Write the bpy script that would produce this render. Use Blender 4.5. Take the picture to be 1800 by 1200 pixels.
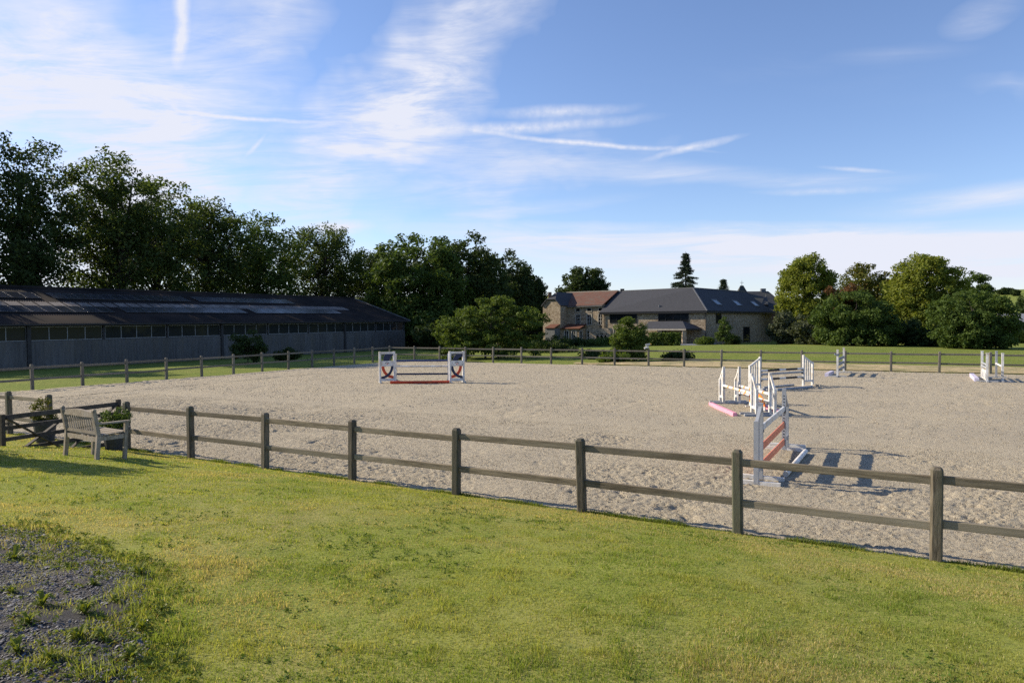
import bpy, math, random
import numpy as np
from mathutils import Vector, Matrix
R = math.radians
random.seed(7)
rng = np.random.default_rng(11)
scene = bpy.context.scene
for o in list(bpy.data.objects):
    bpy.data.objects.remove(o)
COL = scene.collection

# ------------------------------------------------------------------ camera
CAM_H = 3.0
cam_d = bpy.data.cameras.new('camera')
cam_d.lens = 24.0
cam_d.sensor_width = 36.0
cam_d.clip_end = 20000
cam_o = bpy.data.objects.new('camera', cam_d)
COL.objects.link(cam_o)
CAM_R = Matrix.Rotation(R(90 - 1.432), 3, 'X') @ Matrix.Rotation(-0.006, 3, 'Z')
cam_o.matrix_world = Matrix.Translation((0, 0, CAM_H)) @ CAM_R.to_4x4()
scene.camera = cam_o

# ------------------------------------------------------------------ sun direction, sky, exposure
SUN_EL = R(29.0)
SUN_AZ = math.atan2(-0.95, 0.31)          # from +Y towards +X
TO_SUN = Vector((math.sin(SUN_AZ) * math.cos(SUN_EL), math.cos(SUN_AZ) * math.cos(SUN_EL), math.sin(SUN_EL)))
sun_d = bpy.data.lights.new('sun', 'SUN')
sun_d.energy = 5.0
sun_d.angle = R(0.5)
sun_d.color = (1.0, 0.87, 0.68)
sun_o = bpy.data.objects.new('sun', sun_d)
sun_o.rotation_euler = TO_SUN.to_track_quat('Z', 'Y').to_euler()
COL.objects.link(sun_o)
scene.view_settings.view_transform = 'Standard'
scene.view_settings.look = 'None'
scene.view_settings.exposure = 0.62
scene.view_settings.gamma = 1.0
scene.view_settings.use_curve_mapping = False
scene.cycles.use_denoising = False
try:
    scene.cycles.denoiser = 'OPENIMAGEDENOISE'
except Exception:
    pass
scene.cycles.max_bounces = 6
scene.cycles.transparent_max_bounces = 8


def ray(px, py):
    """viewing direction of a point of the photograph (1800x1200), used to read places off it"""
    return (CAM_R @ Vector(((px - 900) / 1200.0, -(py - 600) / 1200.0, -1.0)))


def G(px, py, z=0.0):
    r = ray(px, py)
    k = (z - CAM_H) / r.z
    return Vector((r.x * k, r.y * k, z))


def D(px, py, d):
    r = ray(px, py)
    k = d / r.y
    return Vector((r.x * k, d, CAM_H + r.z * k))


# ------------------------------------------------------------------ world: sky with high thin cloud
world = bpy.data.worlds.new('World')
scene.world = world
world.use_nodes = True
wn = world.node_tree.nodes
wl = world.node_tree.links
wn.clear()
w_out = wn.new('ShaderNodeOutputWorld')
w_bg = wn.new('ShaderNodeBackground')
w_bg.inputs['Strength'].default_value = 0.104
sky = wn.new('ShaderNodeTexSky')
sky.sky_type = 'NISHITA'
sky.sun_disc = False
sky.sun_elevation = SUN_EL
sky.sun_rotation = SUN_AZ
sky.altitude = 200
sky.air_density = 1.0
sky.dust_density = 0.3
sky.ozone_density = 2.0
tc = wn.new('ShaderNodeTexCoord')
sep = wn.new('ShaderNodeSeparateXYZ')
wl.new(tc.outputs['Generated'], sep.inputs[0])


def wmath(op, a, b=None, clamp=False):
    n = wn.new('ShaderNodeMath')
    n.operation = op
    n.use_clamp = clamp
    for i, v in enumerate((a, b)):
        if v is None:
            continue
        if isinstance(v, (int, float)):
            n.inputs[i].default_value = v
        else:
            wl.new(v, n.inputs[i])
    return n.outputs[0]


az = wmath('ARCTAN2', sep.outputs[0], sep.outputs[1])
el = wmath('ARCSINE', sep.outputs[2])
cmb = wn.new('ShaderNodeCombineXYZ')
wl.new(az, cmb.inputs[0])
wl.new(el, cmb.inputs[1])
# cloud-sheet coordinates: the direction carried up to a level sheet
zc = wmath('MAXIMUM', wmath('ADD', sep.outputs[2], 0.10), 0.05)
cp = wn.new('ShaderNodeCombineXYZ')
wl.new(wmath('DIVIDE', sep.outputs[0], zc), cp.inputs[0])
wl.new(wmath('DIVIDE', sep.outputs[1], zc), cp.inputs[1])


def wnoise(vec, scale, detail, rough=0.55, dist=0.0, rot=0.0, sc=(1, 1, 1), out='Fac'):
    mp = wn.new('ShaderNodeMapping')
    mp.inputs['Rotation'].default_value = (0, 0, rot)
    mp.inputs['Scale'].default_value = sc
    wl.new(vec, mp.inputs['Vector'])
    n = wn.new('ShaderNodeTexNoise')
    n.inputs['Scale'].default_value = scale
    n.inputs['Detail'].default_value = detail
    n.inputs['Roughness'].default_value = rough
    n.inputs['Distortion'].default_value = dist
    wl.new(mp.outputs[0], n.inputs['Vector'])
    return n.outputs[out]


def wramp(v, a, b):
    n = wn.new('ShaderNodeMapRange')
    n.interpolation_type = 'SMOOTHSTEP'
    n.inputs['From Min'].default_value = a
    n.inputs['From Max'].default_value = b
    wl.new(v, n.inputs['Value'])
    return n.outputs[0]


warp_c = wnoise(cmb.outputs[0], 5.0, 4, 0.55, 0.0, out='Color')
wv = wn.new('ShaderNodeVectorMath')
wv.operation = 'SUBTRACT'
wl.new(warp_c, wv.inputs[0])
wv.inputs[1].default_value = (0.5, 0.5, 0.5)
wm = wn.new('ShaderNodeVectorMath')
wm.operation = 'SCALE'
wl.new(wv.outputs[0], wm.inputs[0])
wm.inputs['Scale'].default_value = 0.26
wa = wn.new('ShaderNodeVectorMath')
wa.operation = 'ADD'
wl.new(cmb.outputs[0], wa.inputs[0])
wl.new(wm.outputs[0], wa.inputs[1])
wm2 = wn.new('ShaderNodeVectorMath')
wm2.operation = 'SCALE'
wl.new(wv.outputs[0], wm2.inputs[0])
wm2.inputs['Scale'].default_value = 0.022
wa2 = wn.new('ShaderNodeVectorMath')
wa2.operation = 'ADD'
wl.new(cmb.outputs[0], wa2.inputs[0])
wl.new(wm2.outputs[0], wa2.inputs[1])


def azel(px, py):
    r = ray(px, py).normalized()
    return math.atan2(r.x, r.y), math.asin(r.z)


def blob(p0, p1, width, strength, vec):
    """a soft streak between two points of the sky, width in photograph pixels"""
    a0, e0 = azel(*p0)
    a1, e1 = azel(*p1)
    L = math.hypot(a1 - a0, e1 - e0) / 2
    mp = wn.new('ShaderNodeMapping')
    mp.vector_type = 'TEXTURE'
    mp.inputs['Location'].default_value = ((a0 + a1) / 2, (e0 + e1) / 2, 0)
    mp.inputs['Rotation'].default_value = (0, 0, math.atan2(e1 - e0, a1 - a0))
    mp.inputs['Scale'].default_value = (L * 1.15, width / 1300.0, 1)
    wl.new(vec, mp.inputs['Vector'])
    g = wn.new('ShaderNodeTexGradient')
    g.gradient_type = 'QUADRATIC_SPHERE'
    wl.new(mp.outputs[0], g.inputs['Vector'])
    v = wmath('POWER', g.outputs['Fac'], 0.6 if width < 30 else 0.42)
    return wmath('MULTIPLY', v, strength)


def total(lst):
    t = lst[0]
    for x in lst[1:]:
        t = wmath('ADD', t, x)
    return t


W1 = wa.outputs[0]
broad = total([
    blob((-300, 30), (320, 60), 150, 1.0, W1),
    blob((-200, 160), (350, 150), 110, 0.7, W1),
    blob((330, 50), (580, -60), 110, 0.85, W1),
    blob((100, 350), (500, 110), 130, 1.35, W1),
    blob((-250, 420), (460, 330), 150, 1.1, W1),
    blob((440, 430), (930, -80), 125, 1.25, W1),
    blob((480, 330), (800, 80), 90, 0.5, W1),
    blob((540, 250), (1120, 290), 75, 0.7, W1),
    blob((620, 380), (1000, 330), 50, 0.5, W1),
    blob((1640, 165), (1900, 160), 28, 0.28, W1),
    blob((1650, 55), (1800, 5), 30, 0.45, wa2.outputs[0]),
    blob((1440, 105), (1720, 85), 16, 0.16, wa2.outputs[0]),
])
fibre = wnoise(cp.outputs[0], 1.5, 10, 0.66, 0.9, rot=R(38), sc=(1.0, 2.2, 1))
fibre2 = wnoise(cp.outputs[0], 3.2, 9, 0.68, 0.8, rot=R(-24), sc=(1.0, 2.6, 1))
fib = wmath('ADD', wmath('MULTIPLY', wramp(fibre, 0.32, 0.68), 0.75), wmath('MULTIPLY', wramp(fibre2, 0.3, 0.75), 0.38))
broad_m = wmath('MULTIPLY', broad, wmath('ADD', wmath('MULTIPLY', fib, 0.86), 0.10))
lines = total([
    blob((-60, 182), (190, 192), 4.5, 0.9, wa2.outputs[0]),
    blob((290, 198), (575, 219), 5, 0.9, wa2.outputs[0]),
    blob((320, -60), (322, 55), 16, 0.9, wa2.outputs[0]),
    blob((330, 20), (316, 125), 15, 0.9, wa2.outputs[0]),
    blob((820, 228), (1250, 268), 6.5, 0.85, wa2.outputs[0]),
    blob((1130, 283), (1310, 238), 9, 0.8, wa2.outputs[0]),
    blob((850, 198), (1120, 188), 15, 0.62, wa2.outputs[0]),
    blob((700, 228), (1150, 206), 15, 0.7, wa2.outputs[0]),
    blob((430, 278), (468, 238), 5, 0.5, wa2.outputs[0]),
    blob((525, 398), (660, 396), 16, 1.0, wa2.outputs[0]),
    blob((1440, 292), (1570, 305), 5, 0.5, wa2.outputs[0]),
    blob((1320, 338), (1580, 331), 8, 0.4, wa2.outputs[0]),
])
W2 = wa2.outputs[0]
band = total([
    blob((700, 400), (2600, 388), 34, 1.25, W2),
    blob((780, 425), (2600, 430), 40, 1.15, W2),
    blob((900, 462), (2400, 470), 30, 0.7, W2),
    blob((760, 385), (1130, 345), 16, 0.75, W2),
    blob((1480, 372), (2100, 305), 26, 0.9, W2),
    blob((860, 285), (1320, 305), 26, 0.5, W2),
    blob((1000, 318), (1380, 300), 18, 0.45, W2),
    blob((1250, 318), (1640, 312), 18, 0.5, W2),
    blob((300, 470), (1000, 440), 40, 0.5, W2),
])
streak = wnoise(cmb.outputs[0], 3.4, 9, 0.66, 0.7, rot=R(3), sc=(1.0, 9.0, 1))
band_m = wmath('MULTIPLY', band, wmath('ADD', wmath('MULTIPLY', wramp(streak, 0.34, 0.66), 0.72), 0.24))
fine = wnoise(cmb.outputs[0], 60.0, 4, 0.6)
lines_m = wmath('MULTIPLY', wmath('MULTIPLY', lines, 1.25), wmath('ADD', wmath('MULTIPLY', wramp(fine, 0.25, 0.75), 0.6), 0.5))
# the same thin cloud goes on, sparsely, all round
veil = wmath('MULTIPLY', wramp(wnoise(cp.outputs[0], 0.45, 6, 0.6, 0.4), 0.52, 0.8), wmath('MULTIPLY', fib, 0.35))
dens = wmath('ADD', wmath('ADD', wmath('ADD', broad_m, band_m), lines_m), veil)
low_ = wmath('MULTIPLY', wmath('SUBTRACT', 1.0, wramp(sep.outputs[2], 0.0, 0.15)), 0.62)
dens = wmath('ADD', wmath('MULTIPLY', dens, 1.25), low_)
dens = wmath('MULTIPLY', wmath('MINIMUM', dens, 1.15), 0.84)
cmix = wn.new('ShaderNodeMix')
cmix.data_type = 'RGBA'
wl.new(dens, cmix.inputs['Factor'])
tint = wn.new('ShaderNodeMix')
tint.data_type = 'RGBA'
tint.blend_type = 'MULTIPLY'
tint.inputs['Factor'].default_value = 1.0
tint.inputs['B'].default_value = (0.98, 1.0, 1.16, 1)
wl.new(sky.outputs[0], tint.inputs['A'])
wl.new(tint.outputs['Result'], cmix.inputs['A'])
cmix.inputs['B'].default_value = (5.15, 5.3, 6.0, 1)
wl.new(cmix.outputs['Result'], w_bg.inputs['Color'])
wl.new(w_bg.outputs[0], w_out.inputs['Surface'])

# ------------------------------------------------------------------ materials
MATS = {}


def nodes_of(m):
    m.use_nodes = True
    nt = m.node_tree
    return nt, nt.nodes['Principled BSDF']


def M(name, c1, c2=None, scale=4.0, rough=0.75, bump=0.0, bscale=30.0, stretch=(1, 1, 1), rot=0.0, metal=0.0, spec=0.35, detail=5.0, lo=0.35, hi=0.65, c3=None, scale3=0.6, vary=0.0):
    if name in MATS:
        return MATS[name]
    m = bpy.data.materials.new(name)
    nt, b = nodes_of(m)
    L = nt.links
    b.inputs['Roughness'].default_value = rough
    b.inputs['Metallic'].default_value = metal
    b.inputs['Specular IOR Level'].default_value = spec
    geo = nt.nodes.new('ShaderNodeNewGeometry')
    mp = nt.nodes.new('ShaderNodeMapping')
    mp.inputs['Scale'].default_value = stretch
    mp.vector_type = 'POINT'
    vr = nt.nodes.new('ShaderNodeVectorRotate')
    vr.rotation_type = 'Z_AXIS'
    vr.inputs['Angle'].default_value = rot
    L.new(geo.outputs['Position'], vr.inputs['Vector'])
    L.new(vr.outputs[0], mp.inputs['Vector'])

    def noise(sc, det=detail):
        n = nt.nodes.new('ShaderNodeTexNoise')
        n.inputs['Scale'].default_value = sc
        n.inputs['Detail'].default_value = det
        n.inputs['Roughness'].default_value = 0.6
        L.new(mp.outputs[0], n.inputs['Vector'])
        return n

    def ramp(v, a, z):
        r = nt.nodes.new('ShaderNodeMapRange')
        r.inputs['From Min'].default_value = a
        r.inputs['From Max'].default_value = z
        L.new(v, r.inputs['Value'])
        return r.outputs[0]
    if c2 is None:
        c2 = tuple(x * 0.72 for x in c1)
    mx = nt.nodes.new('ShaderNodeMix')
    mx.data_type = 'RGBA'
    mx.inputs['A'].default_value = (*c1, 1)
    mx.inputs['B'].default_value = (*c2, 1)
    L.new(ramp(noise(scale).outputs['Fac'], lo, hi), mx.inputs['Factor'])
    col = mx.outputs['Result']
    if c3 is not None:
        m3 = nt.nodes.new('ShaderNodeMix')
        m3.data_type = 'RGBA'
        m3.inputs['B'].default_value = (*c3, 1)
        L.new(col, m3.inputs['A'])
        L.new(ramp(noise(scale3, 4).outputs['Fac'], 0.45, 0.68), m3.inputs['Factor'])
        col = m3.outputs['Result']
    oi = nt.nodes.new('ShaderNodeObjectInfo')
    rv = nt.nodes.new('ShaderNodeMapRange')
    rv.inputs['To Min'].default_value = 1 - vary
    rv.inputs['To Max'].default_value = 1 + vary * .8
    L.new(oi.outputs['Random'], rv.inputs['Value'])
    hs = nt.nodes.new('ShaderNodeHueSaturation')
    L.new(rv.outputs[0], hs.inputs['Value'])
    L.new(col, hs.inputs['Color'])
    L.new(hs.outputs[0], b.inputs['Base Color'])
    if bump > 0:
        bp = nt.nodes.new('ShaderNodeBump')
        bp.inputs['Strength'].default_value = 1.0
        bp.inputs['Distance'].default_value = bump
        L.new(noise(bscale, 6).outputs['Fac'], bp.inputs['Height'])
        L.new(bp.outputs[0], b.inputs['Normal'])
    MATS[name] = m
    return m


def leaf_mat(name, c1, c2, trans=0.35, c3=None, attr=False, rough=0.65):
    """two-sided leaves: each leaf takes its own tone"""
    if name in MATS:
        return MATS[name]
    m = bpy.data.materials.new(name)
    nt, b = nodes_of(m)
    L = nt.links
    b.inputs['Roughness'].default_value = rough
    b.inputs['Specular IOR Level'].default_value = 0.12
    geo = nt.nodes.new('ShaderNodeNewGeometry')
    if attr:
        at = nt.nodes.new('ShaderNodeAttribute')
        at.attribute_name = 'tone'
        col = at.outputs['Color']
    else:
        cr = nt.nodes.new('ShaderNodeValToRGB')
        cr.color_ramp.elements[0].color = (*c1, 1)
        cr.color_ramp.elements[1].color = (*c2, 1)
        if c3 is not None:
            e = cr.color_ramp.elements.new(0.86)
            e.color = (*c2, 1)
            cr.color_ramp.elements[2].color = (*c3, 1)
        L.new(geo.outputs['Random Per Island'], cr.inputs[0])
        col = cr.outputs[0]
    L.new(col, b.inputs['Base Color'])
    tr = nt.nodes.new('ShaderNodeBsdfTranslucent')
    g = nt.nodes.new('ShaderNodeMix')
    g.data_type = 'RGBA'
    g.blend_type = 'MULTIPLY'
    g.inputs['Factor'].default_value = 1.0
    g.inputs['B'].default_value = (1.25, 1.25, 0.55, 1)
    L.new(col, g.inputs['A'])
    L.new(g.outputs['Result'], tr.inputs['Color'])
    ms = nt.nodes.new('ShaderNodeMixShader')
    ms.inputs[0].default_value = trans
    L.new(b.outputs[0], ms.inputs[1])
    L.new(tr.outputs[0], ms.inputs[2])
    L.new(ms.outputs[0], nt.nodes['Material Output'].inputs['Surface'])
    MATS[name] = m
    return m


def glass_mat(name, c, rough=0.04):
    if name in MATS:
        return MATS[name]
    m = bpy.data.materials.new(name)
    nt, b = nodes_of(m)
    b.inputs['Base Color'].default_value = (*c, 1)
    b.inputs['Roughness'].default_value = rough
    b.inputs['Specular IOR Level'].default_value = 0.22
    n = nt.nodes.new('ShaderNodeTexNoise')
    n.inputs['Scale'].default_value = 0.7
    bp = nt.nodes.new('ShaderNodeBump')
    bp.inputs['Distance'].default_value = 0.01
    nt.links.new(n.outputs['Fac'], bp.inputs['Height'])
    nt.links.new(bp.outputs[0], b.inputs['Normal'])
    MATS[name] = m
    return m


ALPHA = math.atan(0.526)
E1 = Vector((math.cos(ALPHA), -math.sin(ALPHA), 0))    # along the near fence, to the right
E2 = Vector((math.sin(ALPHA), math.cos(ALPHA), 0))     # across the arena, away

M('fence_wood', (0.165, 0.138, 0.10), (0.055, 0.046, 0.033), 7, 0.85, 0.004, 26, (6, 6, 0.6), c3=(0.085, 0.088, 0.058), scale3=1.2, vary=0.22)
M('rail_wood', (0.24, 0.195, 0.13), (0.088, 0.070, 0.046), 5, 0.85, 0.004, 26, (0.5, 7, 7), rot=ALPHA, c3=(0.27, 0.235, 0.175), scale3=0.5, vary=0.28)
M('grey_fence_wood', (0.20, 0.18, 0.15), (0.10, 0.09, 0.07), 7, 0.85, 0.004, 26, (5, 5, 0.8), vary=0.20)
M('teak', (0.36, 0.305, 0.235), (0.18, 0.148, 0.108), 9, 0.8, 0.002, 50, (3, 3, 1.2), c3=(0.30, 0.265, 0.22), scale3=2.0, vary=0.15)
M('gate_wood', (0.085, 0.072, 0.058), (0.040, 0.034, 0.028), 6, 0.85, 0.004, 30, (2, 2, 2), vary=0.15)
M('jump_white', (0.70, 0.70, 0.69), (0.58, 0.57, 0.54), 6, 0.5, 0.0, c3=(0.50, 0.455, 0.385), scale3=3.0)
M('jump_grey', (0.36, 0.375, 0.40), (0.29, 0.305, 0.32), 5, 0.45)
M('galvanised', (0.45, 0.47, 0.48), (0.33, 0.35, 0.36), 9, 0.45, metal=0.4)
M('orange_plank', (0.78, 0.25, 0.13), (0.66, 0.20, 0.105), 6, 0.6)
M('red_paint', (0.60, 0.075, 0.022), (0.48, 0.055, 0.02), 6, 0.5)
M('navy_paint', (0.018, 0.028, 0.075), (0.014, 0.022, 0.055), 6, 0.5)
M('blue_paint', (0.035, 0.055, 0.17), (0.025, 0.04, 0.12), 6, 0.5)
M('pink_paint', (0.82, 0.34, 0.44), (0.68, 0.27, 0.36), 6, 0.6)
M('lilac_paint', (0.55, 0.52, 0.66), (0.47, 0.44, 0.56), 6, 0.6)
M('black_paint', (0.025, 0.025, 0.027), (0.018, 0.018, 0.02), 6, 0.5)
M('yellow_paint', (0.82, 0.52, 0.05), (0.70, 0.42, 0.04), 6, 0.5)
M('filler_orange', (0.85, 0.26, 0.03), (0.75, 0.20, 0.03), 6, 0.5)
M('blue_grey_paint', (0.20, 0.24, 0.30), (0.15, 0.18, 0.23), 6, 0.5)
M('wall_sheet', (0.098, 0.097, 0.100), (0.058, 0.057, 0.060), 3, 0.55, 0.0, stretch=(2, 2, 0.25), c3=(0.085, 0.078, 0.070), scale3=0.8, vary=0.16)
M('dark_steel', (0.028, 0.028, 0.030), (0.018, 0.018, 0.02), 3, 0.6)
M('window_bar', (0.23, 0.235, 0.24), (0.17, 0.175, 0.175), 3, 0.5)
M('roof_sheet', (0.030, 0.027, 0.026), (0.015, 0.0135, 0.0135), 1.2, 0.9, c3=(0.048, 0.036, 0.030), scale3=0.3, spec=0.08)
M('skylight_sheet', (0.26, 0.23, 0.205), (0.12, 0.105, 0.095), 1.3, 0.6, c3=(0.13, 0.11, 0.098), scale3=0.4, spec=0.2, vary=0.18)
M('solar', (0.035, 0.038, 0.048), (0.028, 0.030, 0.040), 2, 0.18, spec=0.5, vary=0.25)
M('solar_frame', (0.12, 0.12, 0.13), (0.10, 0.10, 0.11), 2, 0.4, metal=0.5)
M('slate', (0.062, 0.064, 0.072), (0.046, 0.048, 0.054), 4, 0.75, 0.01, 6, (1, 1, 3), spec=0.12)
M('old_slate', (0.050, 0.053, 0.058), (0.030, 0.033, 0.034), 2, 0.7, 0.01, 6, c3=(0.06, 0.065, 0.05), scale3=0.5)
M('red_tile', (0.155, 0.062, 0.038), (0.075, 0.040, 0.030), 4, 0.85, 0.02, 6, (1, 1, 2.5), c3=(0.105, 0.072, 0.055), scale3=0.9)
M('orange_tile', (0.15, 0.056, 0.032), (0.09, 0.04, 0.027), 5, 0.85, 0.02, 8)
M('brick', (0.26, 0.15, 0.09), (0.18, 0.10, 0.065), 6, 0.9)
M('pale_stone', (0.36, 0.33, 0.275), (0.26, 0.235, 0.195), 3, 0.85)
M('white_frame', (0.48, 0.48, 0.46), (0.40, 0.40, 0.38), 3, 0.5)
M('dark_frame', (0.022, 0.022, 0.024), (0.016, 0.016, 0.017), 3, 0.4)
M('zinc', (0.15, 0.155, 0.165), (0.11, 0.115, 0.12), 2, 0.5)
M('planter', (0.045, 0.048, 0.055), (0.030, 0.032, 0.037), 4, 0.6)
M('bark', (0.060, 0.052, 0.042), (0.030, 0.026, 0.021), 3, 0.95, 0.02, 8, (3, 3, 0.6))
M('pale_bark', (0.10, 0.092, 0.078), (0.05, 0.045, 0.038), 3, 0.95, 0.02, 8, (3, 3, 0.6))
M('slab', (0.30, 0.31, 0.33), (0.22, 0.225, 0.235), 1, 0.8)
glass_mat('glass', (0.012, 0.014, 0.016))
glass_mat('hall_glass', (0.022, 0.025, 0.027), 0.06)
glass_mat('skylight_glass', (0.16, 0.19, 0.22), 0.1)


def stone_mat():
    """rubble stone far off: stones told apart by tone, joints a little recessed"""
    m = bpy.data.materials.new('rubble')
    nt, b = nodes_of(m)
    L = nt.links
    b.inputs['Roughness'].default_value = 0.9
    geo = nt.nodes.new('ShaderNodeNewGeometry')
    mp = nt.nodes.new('ShaderNodeMapping')
    mp.inputs['Scale'].default_value = (1, 1, 1.7)
    L.new(geo.outputs['Position'], mp.inputs['Vector'])
    vo = nt.nodes.new('ShaderNodeTexVoronoi')
    vo.inputs['Scale'].default_value = 4.6
    L.new(mp.outputs[0], vo.inputs['Vector'])
    sp = nt.nodes.new('ShaderNodeSeparateColor')
    L.new(vo.outputs['Color'], sp.inputs[0])
    cr = nt.nodes.new('ShaderNodeValToRGB')
    for i, (p, c) in enumerate([(0.0, (0.19, 0.145, 0.095)), (0.35, (0.26, 0.20, 0.132)), (0.7, (0.325, 0.26, 0.18)), (1.0, (0.40, 0.335, 0.25))]):
        if i < 2:
            e = cr.color_ramp.elements[i]
            e.position = p
        else:
            e = cr.color_ramp.elements.new(p)
        e.color = (*c, 1)
    cr.color_ramp.elements[1].position = 0.35
    L.new(sp.outputs[0], cr.inputs[0])
    L.new(cr.outputs[0], b.inputs['Base Color'])
    ve = nt.nodes.new('ShaderNodeTexVoronoi')
    ve.feature = 'DISTANCE_TO_EDGE'
    ve.inputs['Scale'].default_value = 4.6
    L.new(mp.outputs[0], ve.inputs['Vector'])
    bp = nt.nodes.new('ShaderNodeBump')
    bp.inputs['Distance'].default_value = 0.025
    L.new(ve.outputs['Distance'], bp.inputs['Height'])
    L.new(bp.outputs[0], b.inputs['Normal'])
    MATS['rubble'] = m


stone_mat()


# ------------------------------------------------------------------ building helpers
def tag(o, label=None, cat=None, group=None, kind=None):
    if label:
        o['label'] = label
    if cat:
        o['category'] = cat
    if group:
        o['group'] = group
    if kind:
        o['kind'] = kind
    return o


def empty(name, loc=(0, 0, 0), rz=0.0, label=None, cat=None, group=None):
    o = bpy.data.objects.new(name, None)
    o.empty_display_size = 0.2
    COL.objects.link(o)
    o.location = loc
    o.rotation_euler = (0, 0, rz)
    return tag(o, label, cat, group)


class MB:
    """collects shapes of ONE part; build() links it as one mesh"""

    def __init__(self):
        self.v, self.f, self.m = [], [], []

    def add(self, vs, fs, mi=0):
        n = len(self.v)
        self.v += [tuple(p) for p in vs]
        self.f += [tuple(i + n for i in f) for f in fs]
        self.m += [mi] * len(fs)
        return self

    def box(self, x0, x1, y0, y1, z0, z1, ch=0.0, mi=0):
        if ch <= 0:
            vs = [(x, y, z) for z in (z0, z1) for (x, y) in ((x0, y0), (x1, y0), (x1, y1), (x0, y1))]
            return self.add(vs, [(3, 2, 1, 0), (4, 5, 6, 7), (0, 1, 5, 4), (1, 2, 6, 5), (2, 3, 7, 6), (3, 0, 4, 7)], mi)
        # chamfered along x: octagon section in y,z
        c = ch
        sec = [(y0 + c, z0), (y1 - c, z0), (y1, z0 + c), (y1, z1 - c), (y1 - c, z1), (y0 + c, z1), (y0, z1 - c), (y0, z0 + c)]
        vs = [(x0, y, z) for y, z in sec] + [(x1, y, z) for y, z in sec]
        fs = [(i, i + 8, (i + 1) % 8 + 8, (i + 1) % 8) for i in range(8)] + [tuple(range(8)), tuple(range(15, 7, -1))]
        return self.add(vs, fs, mi)

    def bar(self, a, b, w, h, up=(0, 0, 1), mi=0):
        """a squared bar from a to b: width w sideways, h along up"""
        a, b = Vector(a), Vector(b)
        d = (b - a).normalized()
        s = d.cross(Vector(up))
        if s.length < 1e-3:
            s = d.cross(Vector((0, 1, 0)))
        s.normalize()
        u = s.cross(d)
        vs = []
        for p in (a, b):
            for i, j in ((-1, -1), (1, -1), (1, 1), (-1, 1)):
                vs.append(p + s * (w / 2 * i) + u * (h / 2 * j))
        return self.add(vs, [(0, 1, 2, 3), (7, 6, 5, 4), (0, 4, 5, 1), (1, 5, 6, 2), (2, 6, 7, 3), (3, 7, 4, 0)], mi)

    def tube(self, pts, radii, n=8, cap=True, mi=0):
        pts = [Vector(p) for p in pts]
        vs, fs = [], []
        ref = Vector((0.13, 0.97, 0.2))
        for i, p in enumerate(pts):
            d = (pts[min(i + 1, len(pts) - 1)] - pts[max(i - 1, 0)]).normalized()
            s = d.cross(ref)
            if s.length < 1e-4:
                s = d.cross(Vector((1, 0, 0)))
            s.normalize()
            u = d.cross(s)
            for k in range(n):
                a = 2 * math.pi * k / n
                vs.append(p + (s * math.cos(a) + u * math.sin(a)) * radii[i])
        for i in range(len(pts) - 1):
            for k in range(n):
                fs.append((i * n + k, i * n + (k + 1) % n, (i + 1) * n + (k + 1) % n, (i + 1) * n + k))
        if cap:
            fs.append(tuple(range(n - 1, -1, -1)))
            e = (len(pts) - 1) * n
            fs.append(tuple(range(e, e + n)))
        return self.add(vs, fs, mi)

    def prism(self, poly, off, mi=0):
        """a flat outline carried along off"""
        off = Vector(off)
        n = len(poly)
        vs = [Vector(p) for p in poly] + [Vector(p) + off for p in poly]
        fs = [tuple(range(n)), tuple(range(2 * n - 1, n - 1, -1))] + [(i, i + n, (i + 1) % n + n, (i + 1) % n) for i in range(n)]
        return self.add(vs, fs, mi)

    def build(self, name, mat, parent=None, smooth=False, world=False, loc=None, rot=None):
        me = bpy.data.meshes.new(name)
        vs = self.v
        if world and parent is not None:
            off = parent.location
            q = parent
            off = Vector(q.location)
            if q.parent is not None:
                off = off + q.parent.location
            vs = [(p[0] - off.x, p[1] - off.y, p[2] - off.z) for p in vs]
        me.from_pydata(vs, [], self.f)
        mats = mat if isinstance(mat, (list, tuple)) else [mat]
        for x in mats:
            me.materials.append(MATS[x] if isinstance(x, str) else x)
        if len(mats) > 1:
            me.polygons.foreach_set('material_index', self.m)
        if smooth:
            me.polygons.foreach_set('use_smooth', [True] * len(me.polygons))
        me.validate()
        bm_fix_normals(me)
        return place(me, name, parent, loc, rot)


def bm_fix_normals(me):
    import bmesh
    bm = bmesh.new()
    bm.from_mesh(me)
    bmesh.ops.recalc_face_normals(bm, faces=bm.faces)
    bm.to_mesh(me)
    bm.free()


def place(me, name, parent=None, loc=None, rot=None):
    o = bpy.data.objects.new(name, me)
    COL.objects.link(o)
    if parent is not None:
        o.parent = parent
    if loc is not None:
        o.location = loc
    if rot is not None:
        o.rotation_euler = rot
    return o


def np_mesh(name, verts, quads, mat, parent=None, attr=None, smooth=False, loc=None):
    """a mesh straight from arrays; quads may be an (n,3) or (n,4) array"""
    me = bpy.data.meshes.new(name)
    nv, nf, k = len(verts), len(quads), quads.shape[1]
    me.vertices.add(nv)
    me.vertices.foreach_set('co', np.ascontiguousarray(verts, dtype=np.float32).ravel())
    me.loops.add(nf * k)
    me.loops.foreach_set('vertex_index', np.ascontiguousarray(quads, dtype=np.int32).ravel())
    me.polygons.add(nf)
    me.polygons.foreach_set('loop_start', np.arange(0, nf * k, k, dtype=np.int32))
    if smooth:
        me.polygons.foreach_set('use_smooth', np.ones(nf, dtype=bool))
    if attr is not None:
        a = me.color_attributes.new('tone', 'FLOAT_COLOR', 'POINT')
        a.data.foreach_set('color', np.ascontiguousarray(attr, dtype=np.float32).ravel())
    me.materials.append(MATS[mat] if isinstance(mat, str) else mat)
    me.update(calc_edges=True)
    return place(me, name, parent, loc)


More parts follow.
